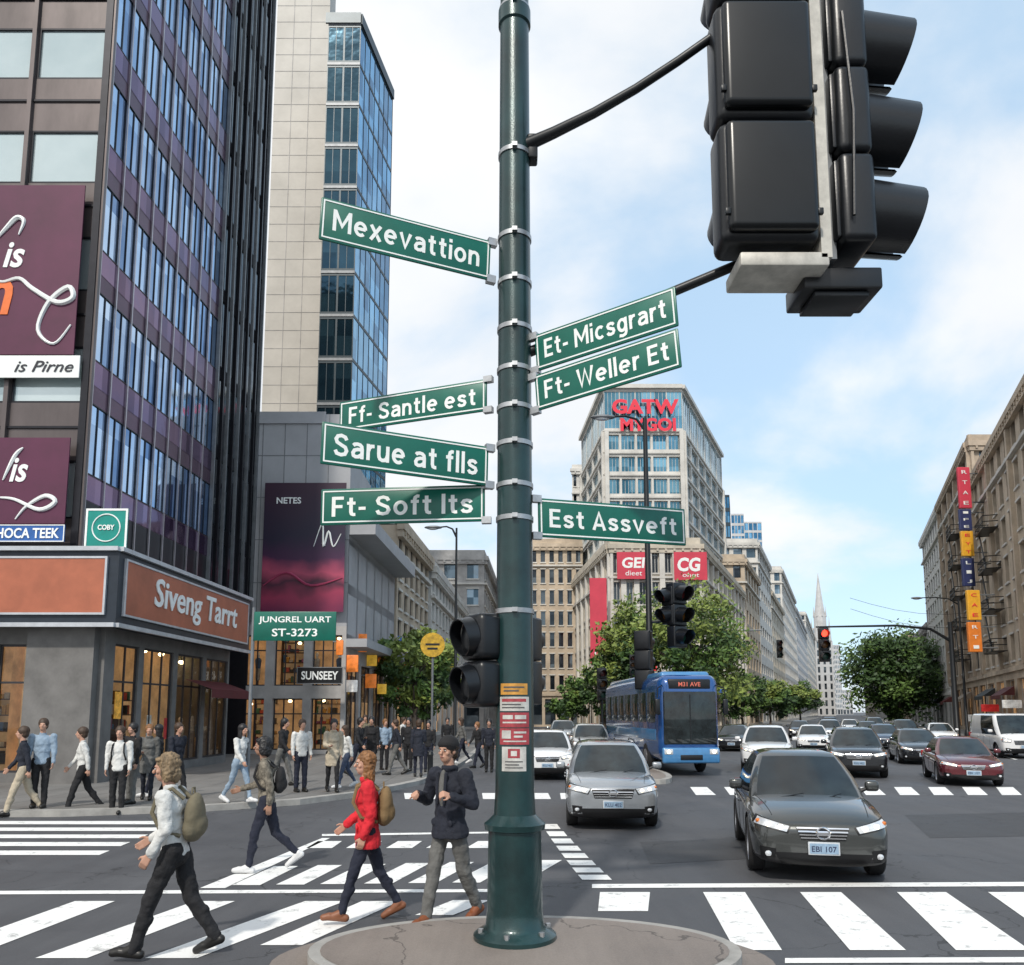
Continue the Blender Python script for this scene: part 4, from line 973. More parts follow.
m=MB(); m.rbox((cx+.12,D5+.3,a.z-.13),(wS*.9,.5,.13),.02,cream); part(m,"lower_bracket",eA,world=True)
bB=S(878,242,D5+.1)
hB=(S(868,0,D5).z-S(868,242,D5).z)/2.75
eB=signal("traffic_light","large black signal head with three hoods seen side-on",(bB.x,D5+.42,bB.z),rad(90),.74,hB,3,.32,lampr=.37,vlen=.50,cut=.12,open_=1.5,bev=.2)
m=MB(); m.box(bB.x-.44,bB.x-.33,D5+.2,D5+.62,bB.z-.1,bB.z+hB*3+.1,greym); part(m,"side_bracket",eB,False,world=True)
c=S(846,278,D5+.2); m=MB(); m.rbox((c.x,D5+.5,c.z+.04),(.72,.5,.2),.02,blackm); part(m,"junction_box",eB,world=True)
m=MB(); m.rbox((c.x,D5+.5,c.z-.09),(.5,.4,.05),.01,blackmet); part(m,"box_lid",eB,world=True)
m=MB(); m.tube([Vector((bB.x-.25,D5+.01,bB.z+2.2)),Vector((bB.x-.2,D5+.0,bB.z+1.2)),Vector((bB.x-.24,D5+.01,bB.z+.2))],[.016]*3,blackm,6)
part(m,"cable",eB,world=True)
# lower heads on the pole
a=S(468,708,PD-.05); hq=(S(468,614,PD).z-S(468,708,PD).z)/2
signal("traffic_light","black two-lamp signal head bolted low on the pole",(PX-.42,PD-.05,a.z),rad(-58),.40,hq,2,.26,lampr=.38,vlen=.13,cut=.3,open_=1.4,dark=True,bev=.25)
m=MB(); m.box(PX-.36,PX-.1,PD-.03,PD+.05,a.z+.12,a.z+.2,blackmet); m.box(PX-.36,PX-.1,PD-.03,PD+.05,a.z+hq*1.7,a.z+hq*1.7+.08,blackmet); part(m,"signal_bracket",pole,False,world=True)
signal("traffic_light","black signal head mostly hidden behind green pole",(PX+.14,PD+.30,a.z+.03),rad(150),.30,hq*.95,2,.2,lampr=.38,vlen=.1)
# pavement street sign plate on a slim post
e=thing("street_name_sign","green two-line street sign on slim grey post","street sign",onD(250,18,.13),0)
p=e.location; zt=S(250,612,18).z-.13; m=MB(); m.cyl((0,0,0),(0,0,zt+.1),.045,.04,greym,10); part(m,"post",e)
w_=S(335,625,18).x-S(253,625,18).x; hh=S(300,613,18).z-S(300,642,18).z
m=MB(); m.rbox((w_/2+.03,-.06,zt-hh/2),(w_,.03,hh),.012,signgreen); part(m,"plate",e)
mpart(text_mesh("JUNGREL UART",w_*.88,hh*.27,signwhite,.006,.015),"lettering",e,(w_/2+.03,-.077,zt-hh*.3)); mpart(text_mesh("ST-3273",w_*.55,hh*.27,signwhite,.006,.015),"lettering",e,(w_/2+.03,-.077,zt-hh*.72))
def lamp_post(loc,h,armx,label,r=.12):
    e=thing("street_lamp",label,"street lamp",loc); m=MB(); m.lathe([(r*2,0),(r*2,.1),(r*1.5,.5),(r,.6),(r*.6,h)],blackmet,14); part(m,"post",e)
    m=MB(); sg=1 if armx>0 else -1
    m.tube([Vector((0,0,h-.5)),Vector((armx*.25,0,h-.05)),Vector((armx*.6,0,h+.08)),Vector((armx,0,h+.05))],[.06,.05,.045,.04],blackmet,8); part(m,"arm",e)
    m=MB(); m.ell((armx+sg*.35,0,h+.03),(.5,.16,.1),greym,12,6); m.ell((armx+sg*.38,0,h-.02),(.32,.13,.09),lens,12,6); part(m,"lamp_head",e)
    return e
LPp=onD(651,30,.14); hl=S(651,418,30).z-.14
lamp_post(LPp,hl,S(612,415,30).x-LPp.x,"tall black street lamp with curved arm on traffic island",.14)
lamp_post(onD(455,42,.13),S(455,528,42).z-.13,S(440,524,42).x-onD(455,42).x,"slim street lamp over side street pavement",.09)
SG="black traffic lights across the junction"
def far_signal(px,py0,py1,D,rz,n=3,lit=None,lab="black three-lamp traffic light on junction pole"):
    z0=S(px,py1,D).z; z1=S(px,py0,D).z; h=(z1-z0)/n; return signal("traffic_light",lab,(S(px,(py0+py1)/2,D).x,D-.3,z0),rz,h*.85,h,n,h*.5,lit,SG)
far_signal(679,584,648,29.8,rad(35)); far_signal(644,632,690,29.9,rad(150),lab="black traffic light seen from behind on lamp post"); far_signal(665,588,625,29.9,rad(-60),2)
far_signal(602,668,700,50,rad(10)); far_signal(823,628,662,57,rad(-5),lit=0,lab="black traffic light showing red on long mast arm")
far_signal(632,655,675,52,rad(0)); far_signal(779,640,658,80,rad(0))
m=MB(); A=S(651,622,30); Bq=S(682,620,30); m.cyl(A,Bq,.05,.05,blackmet,8); solo(m,"signal_bracket","short black bracket arm holding signals on lamp post","bracket",loc=A)
for px,py0,D,lab in ((602,690,50.3,"short black signal post near side street"),(632,672,52.3,"short black signal post near side street")):
    p=onD(px,D,0); m=MB(); m.cyl(p,(p.x,p.y,S(px,py0,D).z+.3),.08,.07,blackmet,8); solo(m,"signal_post",lab,"post",loc=p)
def mast(pbase,h,xe,label,ztip,name="mast_arm_pole"):
    mm=greym if 'grey' in label else blackmet
    e=thing(name,label,"pole",pbase); m=MB(); m.lathe([(.3,0),(.3,.15),(.2,.3),(.16,h)],mm,14); part(m,"shaft",e)
    m=MB(); m.tube([Vector((0,0,h-1.4)),Vector((xe*.15,0,h-.5)),Vector((xe*.4,0,h-.15+(ztip-h)*.3)),Vector((xe,0,ztip))],[.12,.1,.085,.06],mm,8); part(m,"mast_arm",e); return e
pb_=onD(956,57.6,.0); mast(pb_,S(956,622,57.6).z,S(816,626,57.6).x-pb_.x,"black pole with long mast arm reaching over avenue",S(816,627,57.6).z)
pb_=onD(692,60,.13); mast(pb_,S(692,630,60).z,S(762,634,60).x-pb_.x,"grey mast arm pole near wedge building",S(762,632,60).z)
lamp_post(onD(966,64,.13),S(966,600,64).z,-3,"black street lamp on avenue pavement")
for k in range(2):
    a=S(850,598,80); c=S(1030,604,60); m=MB()
    A=a+Vector((0,0,-k*1.1)); C=c+Vector((0,0,-k*1.2)); m.tube([A+(C-A)*t+Vector((0,0,-1.2*math.sin(math.pi*t))) for t in (0,.15,.3,.45,.6,.75,.9,1)],[.02]*8,blackm,4)
    solo(m,"overhead_cable","thin black overhead cable spanning the avenue","cable","overhead cables",loc=A)
e=thing("round_sign","round yellow sign on slim post beside side street","sign",onD(432,34,.13)); zc_=S(432,645,34).z-.13
m=MB(); m.cyl((0,0,0),(0,0,zc_+.3),.05,.05,greym,8); part(m,"post",e)
m=MB(); m.lathe([(.52,-.03),(.52,.03)],mat("sign_yellow2",(.50,.30,.02),.4,var=.4,scale=6),24,Matrix.Translation((0,-.08,zc_))@Matrix.Rotation(rad(90),4,'X')); part(m,"disc",e)
m=MB(); m.box(-.3,.3,-.125,-.115,zc_-.02,zc_+.06,blackm); m.box(-.22,.22,-.125,-.115,zc_-.2,zc_-.12,blackm); part(m,"symbol",e)
cols=[("orange",(.75,.2,.03)),("red",(.55,.03,.03)),("yellow",(.75,.45,.05)),("blue",(.03,.1,.35)),("white",(.7,.7,.68)),("green",(.02,.2,.1))]
for px,py0,py1,D,ci,wpx in ((352,655,672,38.5,0,13),(362,634,652,41,0,10),(372,655,666,43,2,10),(383,644,662,46,0,9),(390,668,682,48,4,9),(398,636,652,52,3,8),(405,660,674,55,0,8),(452,660,672,70,2,5),(352,680,692,39,4,11),(371,674,688,42,0,11),(382,684,694,44,2,9),(394,688,698,47,1,9),(340,640,655,37.2,0,7)):
    nm,cc_=cols[ci]; x=S(px,py0,D).x; wd=wpx/800*D; z0=S(px,py1,D).z; z1=S(px,py0,D).z
    m=MB(); m.rbox((x,D,(z0+z1)/2),(wd,.15,z1-z0),.03,mat("shop_"+nm,cc_,.45,emit=.25,var=.5,scale=2)); m.box(x-wd,x-wd/2,D-.03,D+.03,z1-.1,z1-.04,greym)
    solo(m,"shop_sign","small projecting %s shop sign along side street"%nm,"sign","projecting shop signs",loc=(x,D,z0))
for px,py,D,ci in ((708,668,82,4),(650,668,82,1),(1012,704,60,4),(990,708,66,1),(975,718,74,4),(720,690,92,3),(625,690,82.5,2)):
    nm,cc_=cols[ci]; p=S(px,py,D); m=MB(); m.rbox(p,(1.4,.2,.6),.04,mat("shop_"+nm,cc_,.45)); solo(m,"shop_sign","small %s shopfront sign board on stone front"%nm,"sign","small shopfront sign boards",loc=p)
# ------------------------------------------------------------------ cars
paints={}
def paint(n,c,metal=.55,rough=.25): 
    if n not in paints: paints[n]=mat("paint_"+n,c,rough,metal,var=.05,scale=2,coat=1)
    return paints[n]
p_grey=paint("dark_silver",(.058,.062,.06)); p_silver=paint("silver",(.34,.36,.38)); p_white=paint("white",(.72,.72,.72),.0); p_black=paint("charcoal",(.02,.023,.028)); p_red=paint("dark_red",(.10,.008,.014),.3); p_blue=paint("slate_blue",(.04,.065,.11)); p_beige=paint("light_silver",(.5,.5,.47))
cladm=mat("bumper_plastic",(.015,.015,.017),.55)
def make_car(kind,pm,label,loc,rz,plate=None,group="cars at the junction",emblem=True,lit=True):
    if kind=='suv':
        st=[(-2.30,.74,.74,.70,.30),(-2.26,.84,.86,.80,.24),(-2.05,.905,.965,.88,.2),(-1.55,.93,1.03,.95,.2),(-1.0,.935,1.08,.99,.2),(-.2,.935,1.08,1.01,.2),(.9,.935,1.10,1.03,.2),(1.7,.92,1.12,1.05,.22),(2.2,.88,1.08,1.0,.28),(2.32,.80,.98,.92,.34)]
        gh=dict(y0=-1.12,y1=2.12,w0=.87,z0=1.02,ty0=-.22,ty1=1.66,w1=.64,z1=1.58,bow=.18); wy=(-1.42,1.40); wr=.355
        hl=[(.44,.80),(.83,.865),(.87,.785),(.50,.715)]; gr=[(-.42,.80),(.42,.80),(.36,.62),(-.36,.62)]; lo=[(-.66,.43),(.66,.43),(.56,.28),(-.56,.28)]; pz=.51
    elif kind=='sedan':
        st=[(-2.36,.66,.60,.56,.26),(-2.31,.79,.71,.66,.2),(-2.08,.885,.82,.75,.17),(-1.6,.91,.90,.82,.17),(-1.0,.915,.96,.88,.17),(-.2,.915,.95,.89,.17),(.9,.915,.96,.91,.17),(1.7,.90,.99,.93,.2),(2.25,.86,.97,.9,.26),(2.38,.78,.88,.82,.32)]
        gh=dict(y0=-1.15,y1=1.85,w0=.83,z0=.89,ty0=-.12,ty1=1.05,w1=.60,z1=1.40,bow=.20); wy=(-1.42,1.38); wr=.335
        hl=[(.42,.655),(.80,.735),(.85,.665),(.46,.595)]; gr=[(-.34,.65),(.34,.65),(.28,.51),(-.28,.51)]; lo=[(-.62,.36),(.62,.36),(.54,.23),(-.54,.23)]; pz=.42
    else:
        st=[(-2.35,.80,.84,.80,.32),(-2.30,.88,.98,.92,.26),(-2.1,.94,1.10,1.02,.22),(-1.8,.96,1.18,1.08,.22),(-1.3,.97,1.2,1.1,.22),(-.2,.97,1.2,1.1,.22),(.9,.97,1.2,1.1,.22),(1.8,.97,1.2,1.1,.24),(2.35,.95,1.2,1.1,.28),(2.42,.90,1.15,1.05,.34)]
        gh=dict(y0=-1.9,y1=2.38,w0=.93,z0=1.10,ty0=-1.1,ty1=2.3,w1=.82,z1=1.98,bow=.14); wy=(-1.5,1.5); wr=.34
        hl=[(.55,.86),(.84,.92),(.88,.76),(.58,.74)]; gr=[(-.45,.82),(.45,.82),(.4,.62),(-.4,.62)]; lo=[(-.62,.46),(.62,.46),(.56,.32),(-.56,.32)]; pz=.54
    e=thing("car" if kind!='van' else "van",label,"car" if kind!='van' else "van",loc,rz,group)
    vs=[];fs=[]
    for y,w_,zt,zs,zb in st:
        half=[(0,zt),(w_*.5,zt-.008),(w_*.86,zt*.55+zs*.45),(w_,zs-.05),(w_*1.0,(zs+zb)*.5+.02),(w_*.975,zb+.1),(w_*.88,zb)]
        ring=half+[(-x,z) for x,z in half[::-1][:-1]]
        vs+=[(x,y,z) for x,z in ring]
    n=len(ring)
    for j in range(len(st)-1):
        for i in range(n): fs.append((j*n+i,(j+1)*n+i,(j+1)*n+(i+1)%n,j*n+(i+1)%n))
    for base,rev in((0,False),((len(st)-1)*n,True)):
        for i in range(6):
            a_,b2,c2,d2=base+i,base+i+1,base+(n-i-1)%n,base+(n-i)%n
            f=(a_,b2,c2,d2) if i>0 else (base,base+1,base+n-1)
            fs.append(f if not rev else f[::-1])
    me=bpy.data.meshes.new("shell"); me.from_pydata(vs,[],fs)
    bm=bmesh.new(); bm.from_mesh(me); bmesh.ops.recalc_face_normals(bm,faces=bm.faces); bm.to_mesh(me); bm.free()
    me.materials.append(pm); me.materials.append(cladm)
    sh=evalmesh(me,[('SUBSURF',dict(levels=2,render_levels=2))])
    cm=MB(); cm.mi(pm); cm.mi(cladm)
    for y in wy:
        for sx in(-1,1): cm.cyl((sx*.60,y,wr),(sx*1.2,y,wr),wr+.055,wr+.055,cladm,28)
    cme=cm.mesh("cut",False); bm=bmesh.new(); bm.from_mesh(cme); bmesh.ops.recalc_face_normals(bm,faces=bm.faces); bm.to_mesh(cme); bm.free()
    co=bpy.data.objects.new("cut",cme); COL.objects.link(co)
    sh2=evalmesh(sh,[('BOOLEAN',dict(object=co,operation='DIFFERENCE',solver='EXACT'))]); bpy.data.objects.remove(co)
    if len(sh2.polygons)<50: sh2=sh
    zlim=st[4][4]+.13
    for p in sh2.polygons:
        p.use_smooth=True
        if p.center.z<zlim: p.material_index=1
    try: sh2.set_sharp_from_angle(angle=rad(40))
    except Exception: pass
    mpart(sh2,"body",e)
    bvh=BVHTree.FromPolygons([v.co.copy() for v in sh.vertices],[tuple(p.vertices) for p in sh.polygons])
    def hit_front(x,z): return bvh.ray_cast(Vector((x,-5,z)),Vector((0,1,0)))
    def patch(q,nx,nz,off,mt,m=None):
        m=m or MB(); m.weld=True; q=[Vector(p) for p in q]; gr_=[]
        for j in range(nz+1):
            row=[]
            for i in range(nx+1):
                u=i/nx;v=j/nz; p=(q[0]*(1-u)+q[1]*u)*(1-v)+(q[3]*(1-u)+q[2]*u)*v
                h=hit_front(p.x,p.y); row.append(h[0]+h[1].normalized()*off*(1 if h[1].y<0 else -1) if h[0] else None)
            gr_.append(row)
        for j in range(nz):
            for i in range(nx):
                c=[gr_[j][i],gr_[j][i+1],gr_[j+1][i+1],gr_[j+1][i]]
                if all(x is not None for x in c): m.quad(*c,mt)
        return m
    gb=mat("grille_black",(.008,.008,.009),.4,.3)
    for sx in(-1,1):
        q=[(sx*x,z) for x,z in hl]; m=patch(q,8,4,.012,lens)
        cxl=sum(p[0] for p in hl)/4; czl=sum(p[1] for p in hl)/4; q2=[(sx*(cxl+(x-cxl)*1.1),czl+(z-czl)*1.3) for x,z in hl]; patch(q2,8,4,.007,gb,m); part(m,"headlight",e)
        m=MB()
        for dx in (-.1,.05):
            h=hit_front(sx*(cxl+dx),czl+dx*.15)
            if h[0]: m.ell(h[0]+Vector((0,-.012,0)),(.038,.03,.030),lamplit,10,6)
        h2=hit_front(sx*(cxl+.17),czl+.03)
        if h2[0]: m.ell(h2[0]+h2[1]*.012,(.03,.03,.025),orangel,8,6)
        part(m,"headlamp_bulb",e)
        dz=0 if kind!='sedan' else -.07
        m=patch([(sx*.60,.47+dz),(sx*.80,.49+dz),(sx*.78,.35+dz),(sx*.62,.34+dz)],4,3,.008,gb); h=hit_front(sx*.7,.41+dz)
        if h[0]: m.ell(h[0]+Vector((0,-.01,0)),(.045,.02,.035),lens,8,5)
        part(m,"fog_lamp",e)
    m=patch(gr,14,6,.008,gb)
    for k_ in range(4):
        t=(k_+.12)/4; z0=gr[0][1]*(1-t)+gr[3][1]*t; wd=(gr[1][0]*(1-t)+gr[2][0]*t)*.97
        patch([(-wd,z0),(wd,z0),(wd,z0-.014),(-wd,z0-.014)],12,1,.016,chrome,m)
    part(m,"grille",e)
    if emblem:
        m=MB(); zc2=(gr[0][1]+gr[3][1])/2+.01; h=hit_front(0,zc2)
        if h[0]:
            c=h[0]+Vector((0,-.03,0)); m.tube([c+Vector((.085*math.cos(i/20*6.2832),0,.066*math.sin(i/20*6.2832))) for i in range(21)],[.012]*21,chrome,6)
            m.box(c.x-.075,c.x+.075,c.y-.006,c.y+.006,c.z-.012,c.z+.012,chrome); part(m,"emblem",e)
    part(patch(lo,12,3,.008,gb),"air_intake",e)
    h=hit_front(0,pz)
    if h[0]:
        m=MB(); yp=h[0].y-.03; m.rbox((0,yp,pz),(.40,.02,.15),.008,mat("plate_white",(.5,.53,.56),.4)); m.box(-.18,.18,yp-.014,yp-.0105,pz-.058,pz+.058,mat("plate_blue",(.25,.36,.48),.4,var=.2,scale=10)); part(m,"licence_plate",e)
        if plate: mpart(text_mesh(plate,.31,.065,mat("plate_ink",(.02,.03,.08),.5),.003,.01),"lettering",e,(0,yp-.0145,pz-.005))
    out=[]
    for i in range(7): u=-.88+1.76*i/6; out.append((u,-1,'f'))
    out+=[(.97,-.972,'p'),(1,-.89,'s'),(1,-.45,'s'),(1,.02,'b'),(1,.07,'s'),(1,.42,'s'),(1,.80,'p'),(.965,.965,'p')]
    for i in range(7): u=.86-1.72*i/6; out.append((u,1,'r'))
    out+=[(-.965,.965,'p'),(-1,.80,'s'),(-1,.42,'s'),(-1,.07,'b'),(-1,.02,'s'),(-1,-.45,'s'),(-1,-.89,'p'),(-.97,-.972,'p')]
    kinds=[]
    for i in range(len(out)):
        a_,b2=out[i],out[(i+1)%len(out)]
        if a_[1]==-1 and b2[1]==-1: kinds.append('f')
        elif a_[1]==1 and b2[1]==1: kinds.append('r')
        elif a_[0]==b2[0] and abs(a_[0])==1:
            ys=sorted((a_[1],b2[1])); kinds.append('b' if ys[1]-ys[0]<.1 else ('L' if a_[0]<0 else 'R'))
        else: kinds.append('p')
    def ring_(te):
        yc0=gh['y0']*(1-te)+gh['ty0']*te; yc1=gh['y1']*(1-te)+gh['ty1']*te; w_=gh['w0']*(1-te)+gh['w1']*te+.045*math.sin(math.pi*te); z=gh['z0']-.05+(gh['z1']-gh['z0']+.05)*te
        r_=[]
        for u,v,_ in out:
            y=(yc0+yc1)/2+v*(yc1-yc0)/2; 
            if v<-.9: y-=gh['bow']*(1-abs(u)**2.2)*(1-.25*te)+.03*math.sin(math.pi*te)
            elif v>.9: y+=gh['bow']*.5*(1-abs(u)**2.2)
            r_.append(Vector((u*w_,y,z+(.02*(1-u*u) if te>.9 else 0))))
        return r_
    rings=[ring_(t) for t in(0,.25,.5,.75,.95)]
    rr1=[Vector((p.x*.95,p.y*.97+.01,gh['z1']+.018)) for p in ring_(1)]
    ym=sum(p.y for p in rr1)/len(rr1)
    rr2=[Vector((p.x*.7,ym+(p.y-ym)*.75,gh['z1']+.055)) for p in rr1]
    roof=MB(); ws=MB(); rw=MB(); sl_=MB(); sr_=MB()
    nn=len(out); vanp=(kind=='van')
    for j in range(len(rings)-1):
        for i in range(nn):
            i2_=(i+1)%nn; q=(rings[j][i],rings[j][i2_],rings[j+1][i2_],rings[j+1][i]); kd=kinds[i]
            if kd=='f': ws.quad(*q,carglass)
            elif kd=='r': rw.quad(*q,carglass)
            elif kd in 'LR' :
                yq=(q[0].y+q[1].y)/2
                (sl_ if kd=='L' else sr_).quad(*q,carglass if not(vanp and yq>0.2) else pm)
            elif kd=='b': roof.quad(*q,cladm)
            else: roof.quad(*q,pm)
    for A_,B_ in((rings[-1],rr1),(rr1,rr2)):
        for i in range(nn): roof.quad(A_[i],A_[(i+1)%nn],B_[(i+1)%nn],B_[i],pm)
    roof.poly(rr2,pm)
    for sx in(-1,1):
        if kind=='suv': roof.tube([Vector((sx*.60,-.1,gh['z1']+.04)),Vector((sx*.60,0,gh['z1']+.085)),Vector((sx*.60,1.4,gh['z1']+.085)),Vector((sx*.60,1.55,gh['z1']+.04))],[.016]*4,blackmet,6)
    def merged(mb,name,smooth_ang=50):
        me=mb.mesh(name,True); bm=bmesh.new(); bm.from_mesh(me); bmesh.ops.remove_doubles(bm,verts=bm.verts,dist=.0005); bmesh.ops.recalc_face_normals(bm,faces=bm.faces); bm.to_mesh(me); bm.free()
        for p in me.polygons: p.use_smooth=True
        me.set_sharp_from_angle(angle=rad(smooth_ang)); return mpart(me,name,e)
    merged(roof,"roof"); merged(ws,"windscreen"); merged(rw,"rear_window"); merged(sl_,"side_window"); merged(sr_,"side_window")
    for sx in(-.42,.22):
        m=MB(); a_=Vector((sx,gh['y0']-gh['bow']*.9-.005,gh['z0']+.015)); q2=rings[1][3 if sx<0 else 5]+Vector((.12,-.02,0)); m.tube([a_,a_*.35+q2*.65],[.009,.006],blackm,5)
        part(m,"wiper",e)
    for sx in(-1,1):
        m=MB(); my=gh['y0']+.52; mz=gh['z0']+.1; m.cyl((sx*(gh['w0']-.03),my,mz-.05),(sx*(gh['w0']+.1),my,mz),.03,.025,cladm,8); m.rbox((sx*(gh['w0']+.165),my,mz+.03),(.2,.11,.14),.045,pm,seg=3); part(m,"mirror",e)
    for sx in(-1,1):
        m=MB()
        for yy in(-.78,.12,1.02):
            pts=[]
            for k_ in range(7):
                z=zlim+.06+(st[5][3]-zlim-.08)*k_/6; h=bvh.ray_cast(Vector((sx*3,yy,z)),Vector((-sx,0,0)))
                if h[0]: pts.append(h[0]+Vector((sx*.0005,0,0)))
            if len(pts)>1: m.tube(pts,[.005]*len(pts),blackm,4)
        for yy in(.0,.9):
            h=bvh.ray_cast(Vector((sx*3,yy,st[5][3]-.14)),Vector((-sx,0,0)))
            if h[0]: m.rbox(h[0]+Vector((sx*.02,0,0)),(.03,.18,.03),.01,pm)
        part(m,"door",e)
    for sx in(-1,1):
        m=MB(); pts=[]
        for k_ in range(9):
            y=-2.12+1.05*k_/8; h=bvh.ray_cast(Vector((sx*(.62+.12*k_/8),y,3)),Vector((0,0,-1)))
            if h[0]: pts.append(h[0]+Vector((0,0,.0005)))
        m.tube(pts,[.006]*len(pts),gb,4)
        part(m,"bonnet_seam",e)
    for sx in(-1,1):
        m=MB(); m.rbox((sx*(st[8][1]-.1),2.24 if kind!='van' else 2.4,st[8][3]-.1),(.22,.14,.2),.03,mat("tail_lamp",(.3,.01,.01),.2)); part(m,"tail_light",e)
    t=MB(); Mx=Matrix.Rotation(rad(90),4,'Y')
    t.lathe([(wr*.66,-.105),(wr*.9,-.115),(wr*.98,-.09),(wr,-.05),(wr,.05),(wr*.98,.09),(wr*.9,.115),(wr*.66,.105)],rubber,32,Mx,cap=False)
    r=MB(); r.lathe([(wr*.67,-.1),(wr*.62,-.08),(wr*.60,.03),(wr*.62,.08),(wr*.67,.1)],alloy,28,Mx,cap=False)
    r.lathe([(wr*.6,-.01),(wr*.6,.01)],blackm,24,Mx)
    for i in range(5):
        for sd_ in(1,-1): r.box(sd_*.045-.012,sd_*.045+.012,-.03,.03,.02,wr*.62,alloy,Matrix.Rotation(i*2*math.pi/5,4,'X'))
    r.lathe([(.055,-.07),(.07,-.05),(.07,.05),(.055,.07)],alloy,14,Mx)
    tm,rm=t.mesh("tyre"),r.mesh("rim")
    for y in wy:
        for sx in(-1,1):
            wh=bpy.data.objects.new("wheel",None); COL.objects.link(wh); wh.parent=e; wh.location=(sx*.80,y,wr); wh.empty_display_size=.1
            mpart(tm,"tyre",wh); mpart(rm,"rim",wh)
    m=MB(); m.box(-.6,.6,-1.9,1.9,.22,.5,cladm); part(m,"underbody",e,False)
    return e
def carpos(px,py_base,half=1.42): 
    p=G(px,py_base); return Vector((p.x*(p.y+half)/p.y,p.y+half,0))
c_sed=make_car('sedan',p_grey,"dark grey car with headlights on approaching the crosswalk",carpos(801,874),rad(-12),plate="EBI 107")
c_sed.scale=(.925,.92,1.05)
c_suv=make_car('suv',p_silver,"silver crossover car facing the junction beside island",carpos(608,826),rad(-4),plate="KLU 402")
c_suv.scale=(.915,.92,.92)
def cl(kind,px,py,rz,pm,label,sc=.96):
    s_,o_=(c_suv,p_silver) if kind=='suv' else (c_sed,p_grey)
    return clone(s_,carpos(px,py),rad(rz),label,"cars at the junction",{o_:pm},sc)
cl('suv',767,771,-17,p_white,"white sport utility car waiting on the avenue",.98)
cl('suv',856,777,-20,p_black,"charcoal sport utility car driving along the avenue")
cl('sed',961,785,-20,p_red,"dark red sedan crossing the junction",.93)
cl('sed',916,764,-18,p_black,"charcoal sedan behind red sedan on the avenue")
cl('suv',547,779,-2,p_white,"white car partly behind green pole on side street",.92)
cl('suv',590,760,-2,p_beige,"pale silver car queuing on side street")
cl('sed',813,751,-19,p_white,"white car queuing on the avenue")
cl('sed',884,749,-20,p_blue,"slate blue car queuing on the avenue")
c_van=make_car('van',p_white,"white van beside avenue pavement",carpos(1008,758),rad(-14),group="vans at the kerb",emblem=False)
for px,py,pm,lab in ((735,751,p_black,"charcoal car far along the avenue"),(830,742,p_silver,"silver car far along the avenue"),(868,740,p_black,"charcoal car far along the avenue"),(905,742,p_grey,"dark silver car far along the avenue"),(800,738,p_black,"charcoal car far along the avenue"),(850,734,p_white,"white car far along the avenue"),(875,733,p_silver,"silver car far along the avenue"),(830,732,p_blue,"slate blue car far along the avenue"),(563,745,p_silver,"silver car far along side street"),(940,745,p_white,"white car parked at avenue kerb")):
    cl('sed' if pm in(p_black,p_white) else 'suv',px,py,-20 if px>700 else -2,pm,lab)
# ---- bus
bb=mat("bus_blue",(.010,.075,.26),.25,.2,var=.12,scale=1,coat=1); bb2=mat("bus_light_blue",(.05,.2,.42),.3,.1,coat=1)
bp=G(667,776); Db=bp.y+5.2; bus=thing("bus","blue city bus facing the junction beside traffic island","bus",(bp.x*Db/bp.y-.50,Db,0),rad(3)); bus.scale=(.82,1,1.03)
m=MB(); m.rbox((0,0,1.85),(2.5,10.8,2.8),.38,bb,seg=6); part(m,"body",bus)
m=MB(); m.rbox((0,0,3.2),(2.1,9.8,.34),.15,bb2,seg=4); part(m,"roof_pod",bus)
m=MB(); m.rbox((0,-5.37,1.85),(2.16,.12,1.7),.055,carglass,seg=4); m.box(-.02,.02,-5.445,-5.43,1.05,2.6,blackm); part(m,"windscreen",bus)
m=MB(); m.rbox((0,-5.33,2.93),(1.75,.16,.34),.05,blackm,seg=3); part(m,"destination_display",bus)
mpart(text_mesh("M31 AVE",.9,.14,mat("led_text",(.5,.12,.08),.5,emit=.4,var=0),.01,.01),"lettering",bus,(0,-5.415,2.93))
m=MB(); m.rbox((0,-5.38,.66),(2.34,.16,.5),.07,bb2,seg=3); part(m,"bumper",bus)
m=MB(); m.rbox((0,-5.47,.6),(.9,.02,.16),.008,blackm); part(m,"grille",bus)
for sx in(-1,1):
    m=MB(); m.rbox((sx*.92,-5.44,.78),(.36,.08,.18),.03,lens); m.ell((sx*.92,-5.48,.78),(.08,.03,.06),lamplit,10,6); part(m,"headlight",bus)
    m=MB(); m.tube([Vector((sx*1.1,-5.3,2.9)),Vector((sx*1.35,-5.6,2.8)),Vector((sx*1.38,-5.62,2.5))],[.025]*3,blackm,6); m.rbox((sx*1.38,-5.62,2.2),(.2,.12,.5),.04,blackm); part(m,"mirror",bus)
    for k in range(7):
        m=MB(); m.rbox((sx*1.245,-4.2+k*1.4,2.2),(.04,1.25,1.0),.015,carglass); part(m,"side_window",bus)
    for y in(-3.2,3.0):
        m=MB(); m.lathe([(.3,-.14),(.46,-.14),(.5,-.1),(.5,.1),(.46,.14),(.3,.14)],rubber,24,Matrix.Translation((sx*1.12,y,.5))@Matrix.Rotation(rad(90),4,'Y')); m.lathe([(.28,-.15),(.28,.15)],alloy,16,Matrix.Translation((sx*1.13,y,.5))@Matrix.Rotation(rad(90),4,'Y')); part(m,"wheel",bus)
    m=MB(); m.rbox((sx*1.25,0,1.3),(.02,9.6,.35),.006,bb2); part(m,"side_stripe",bus)
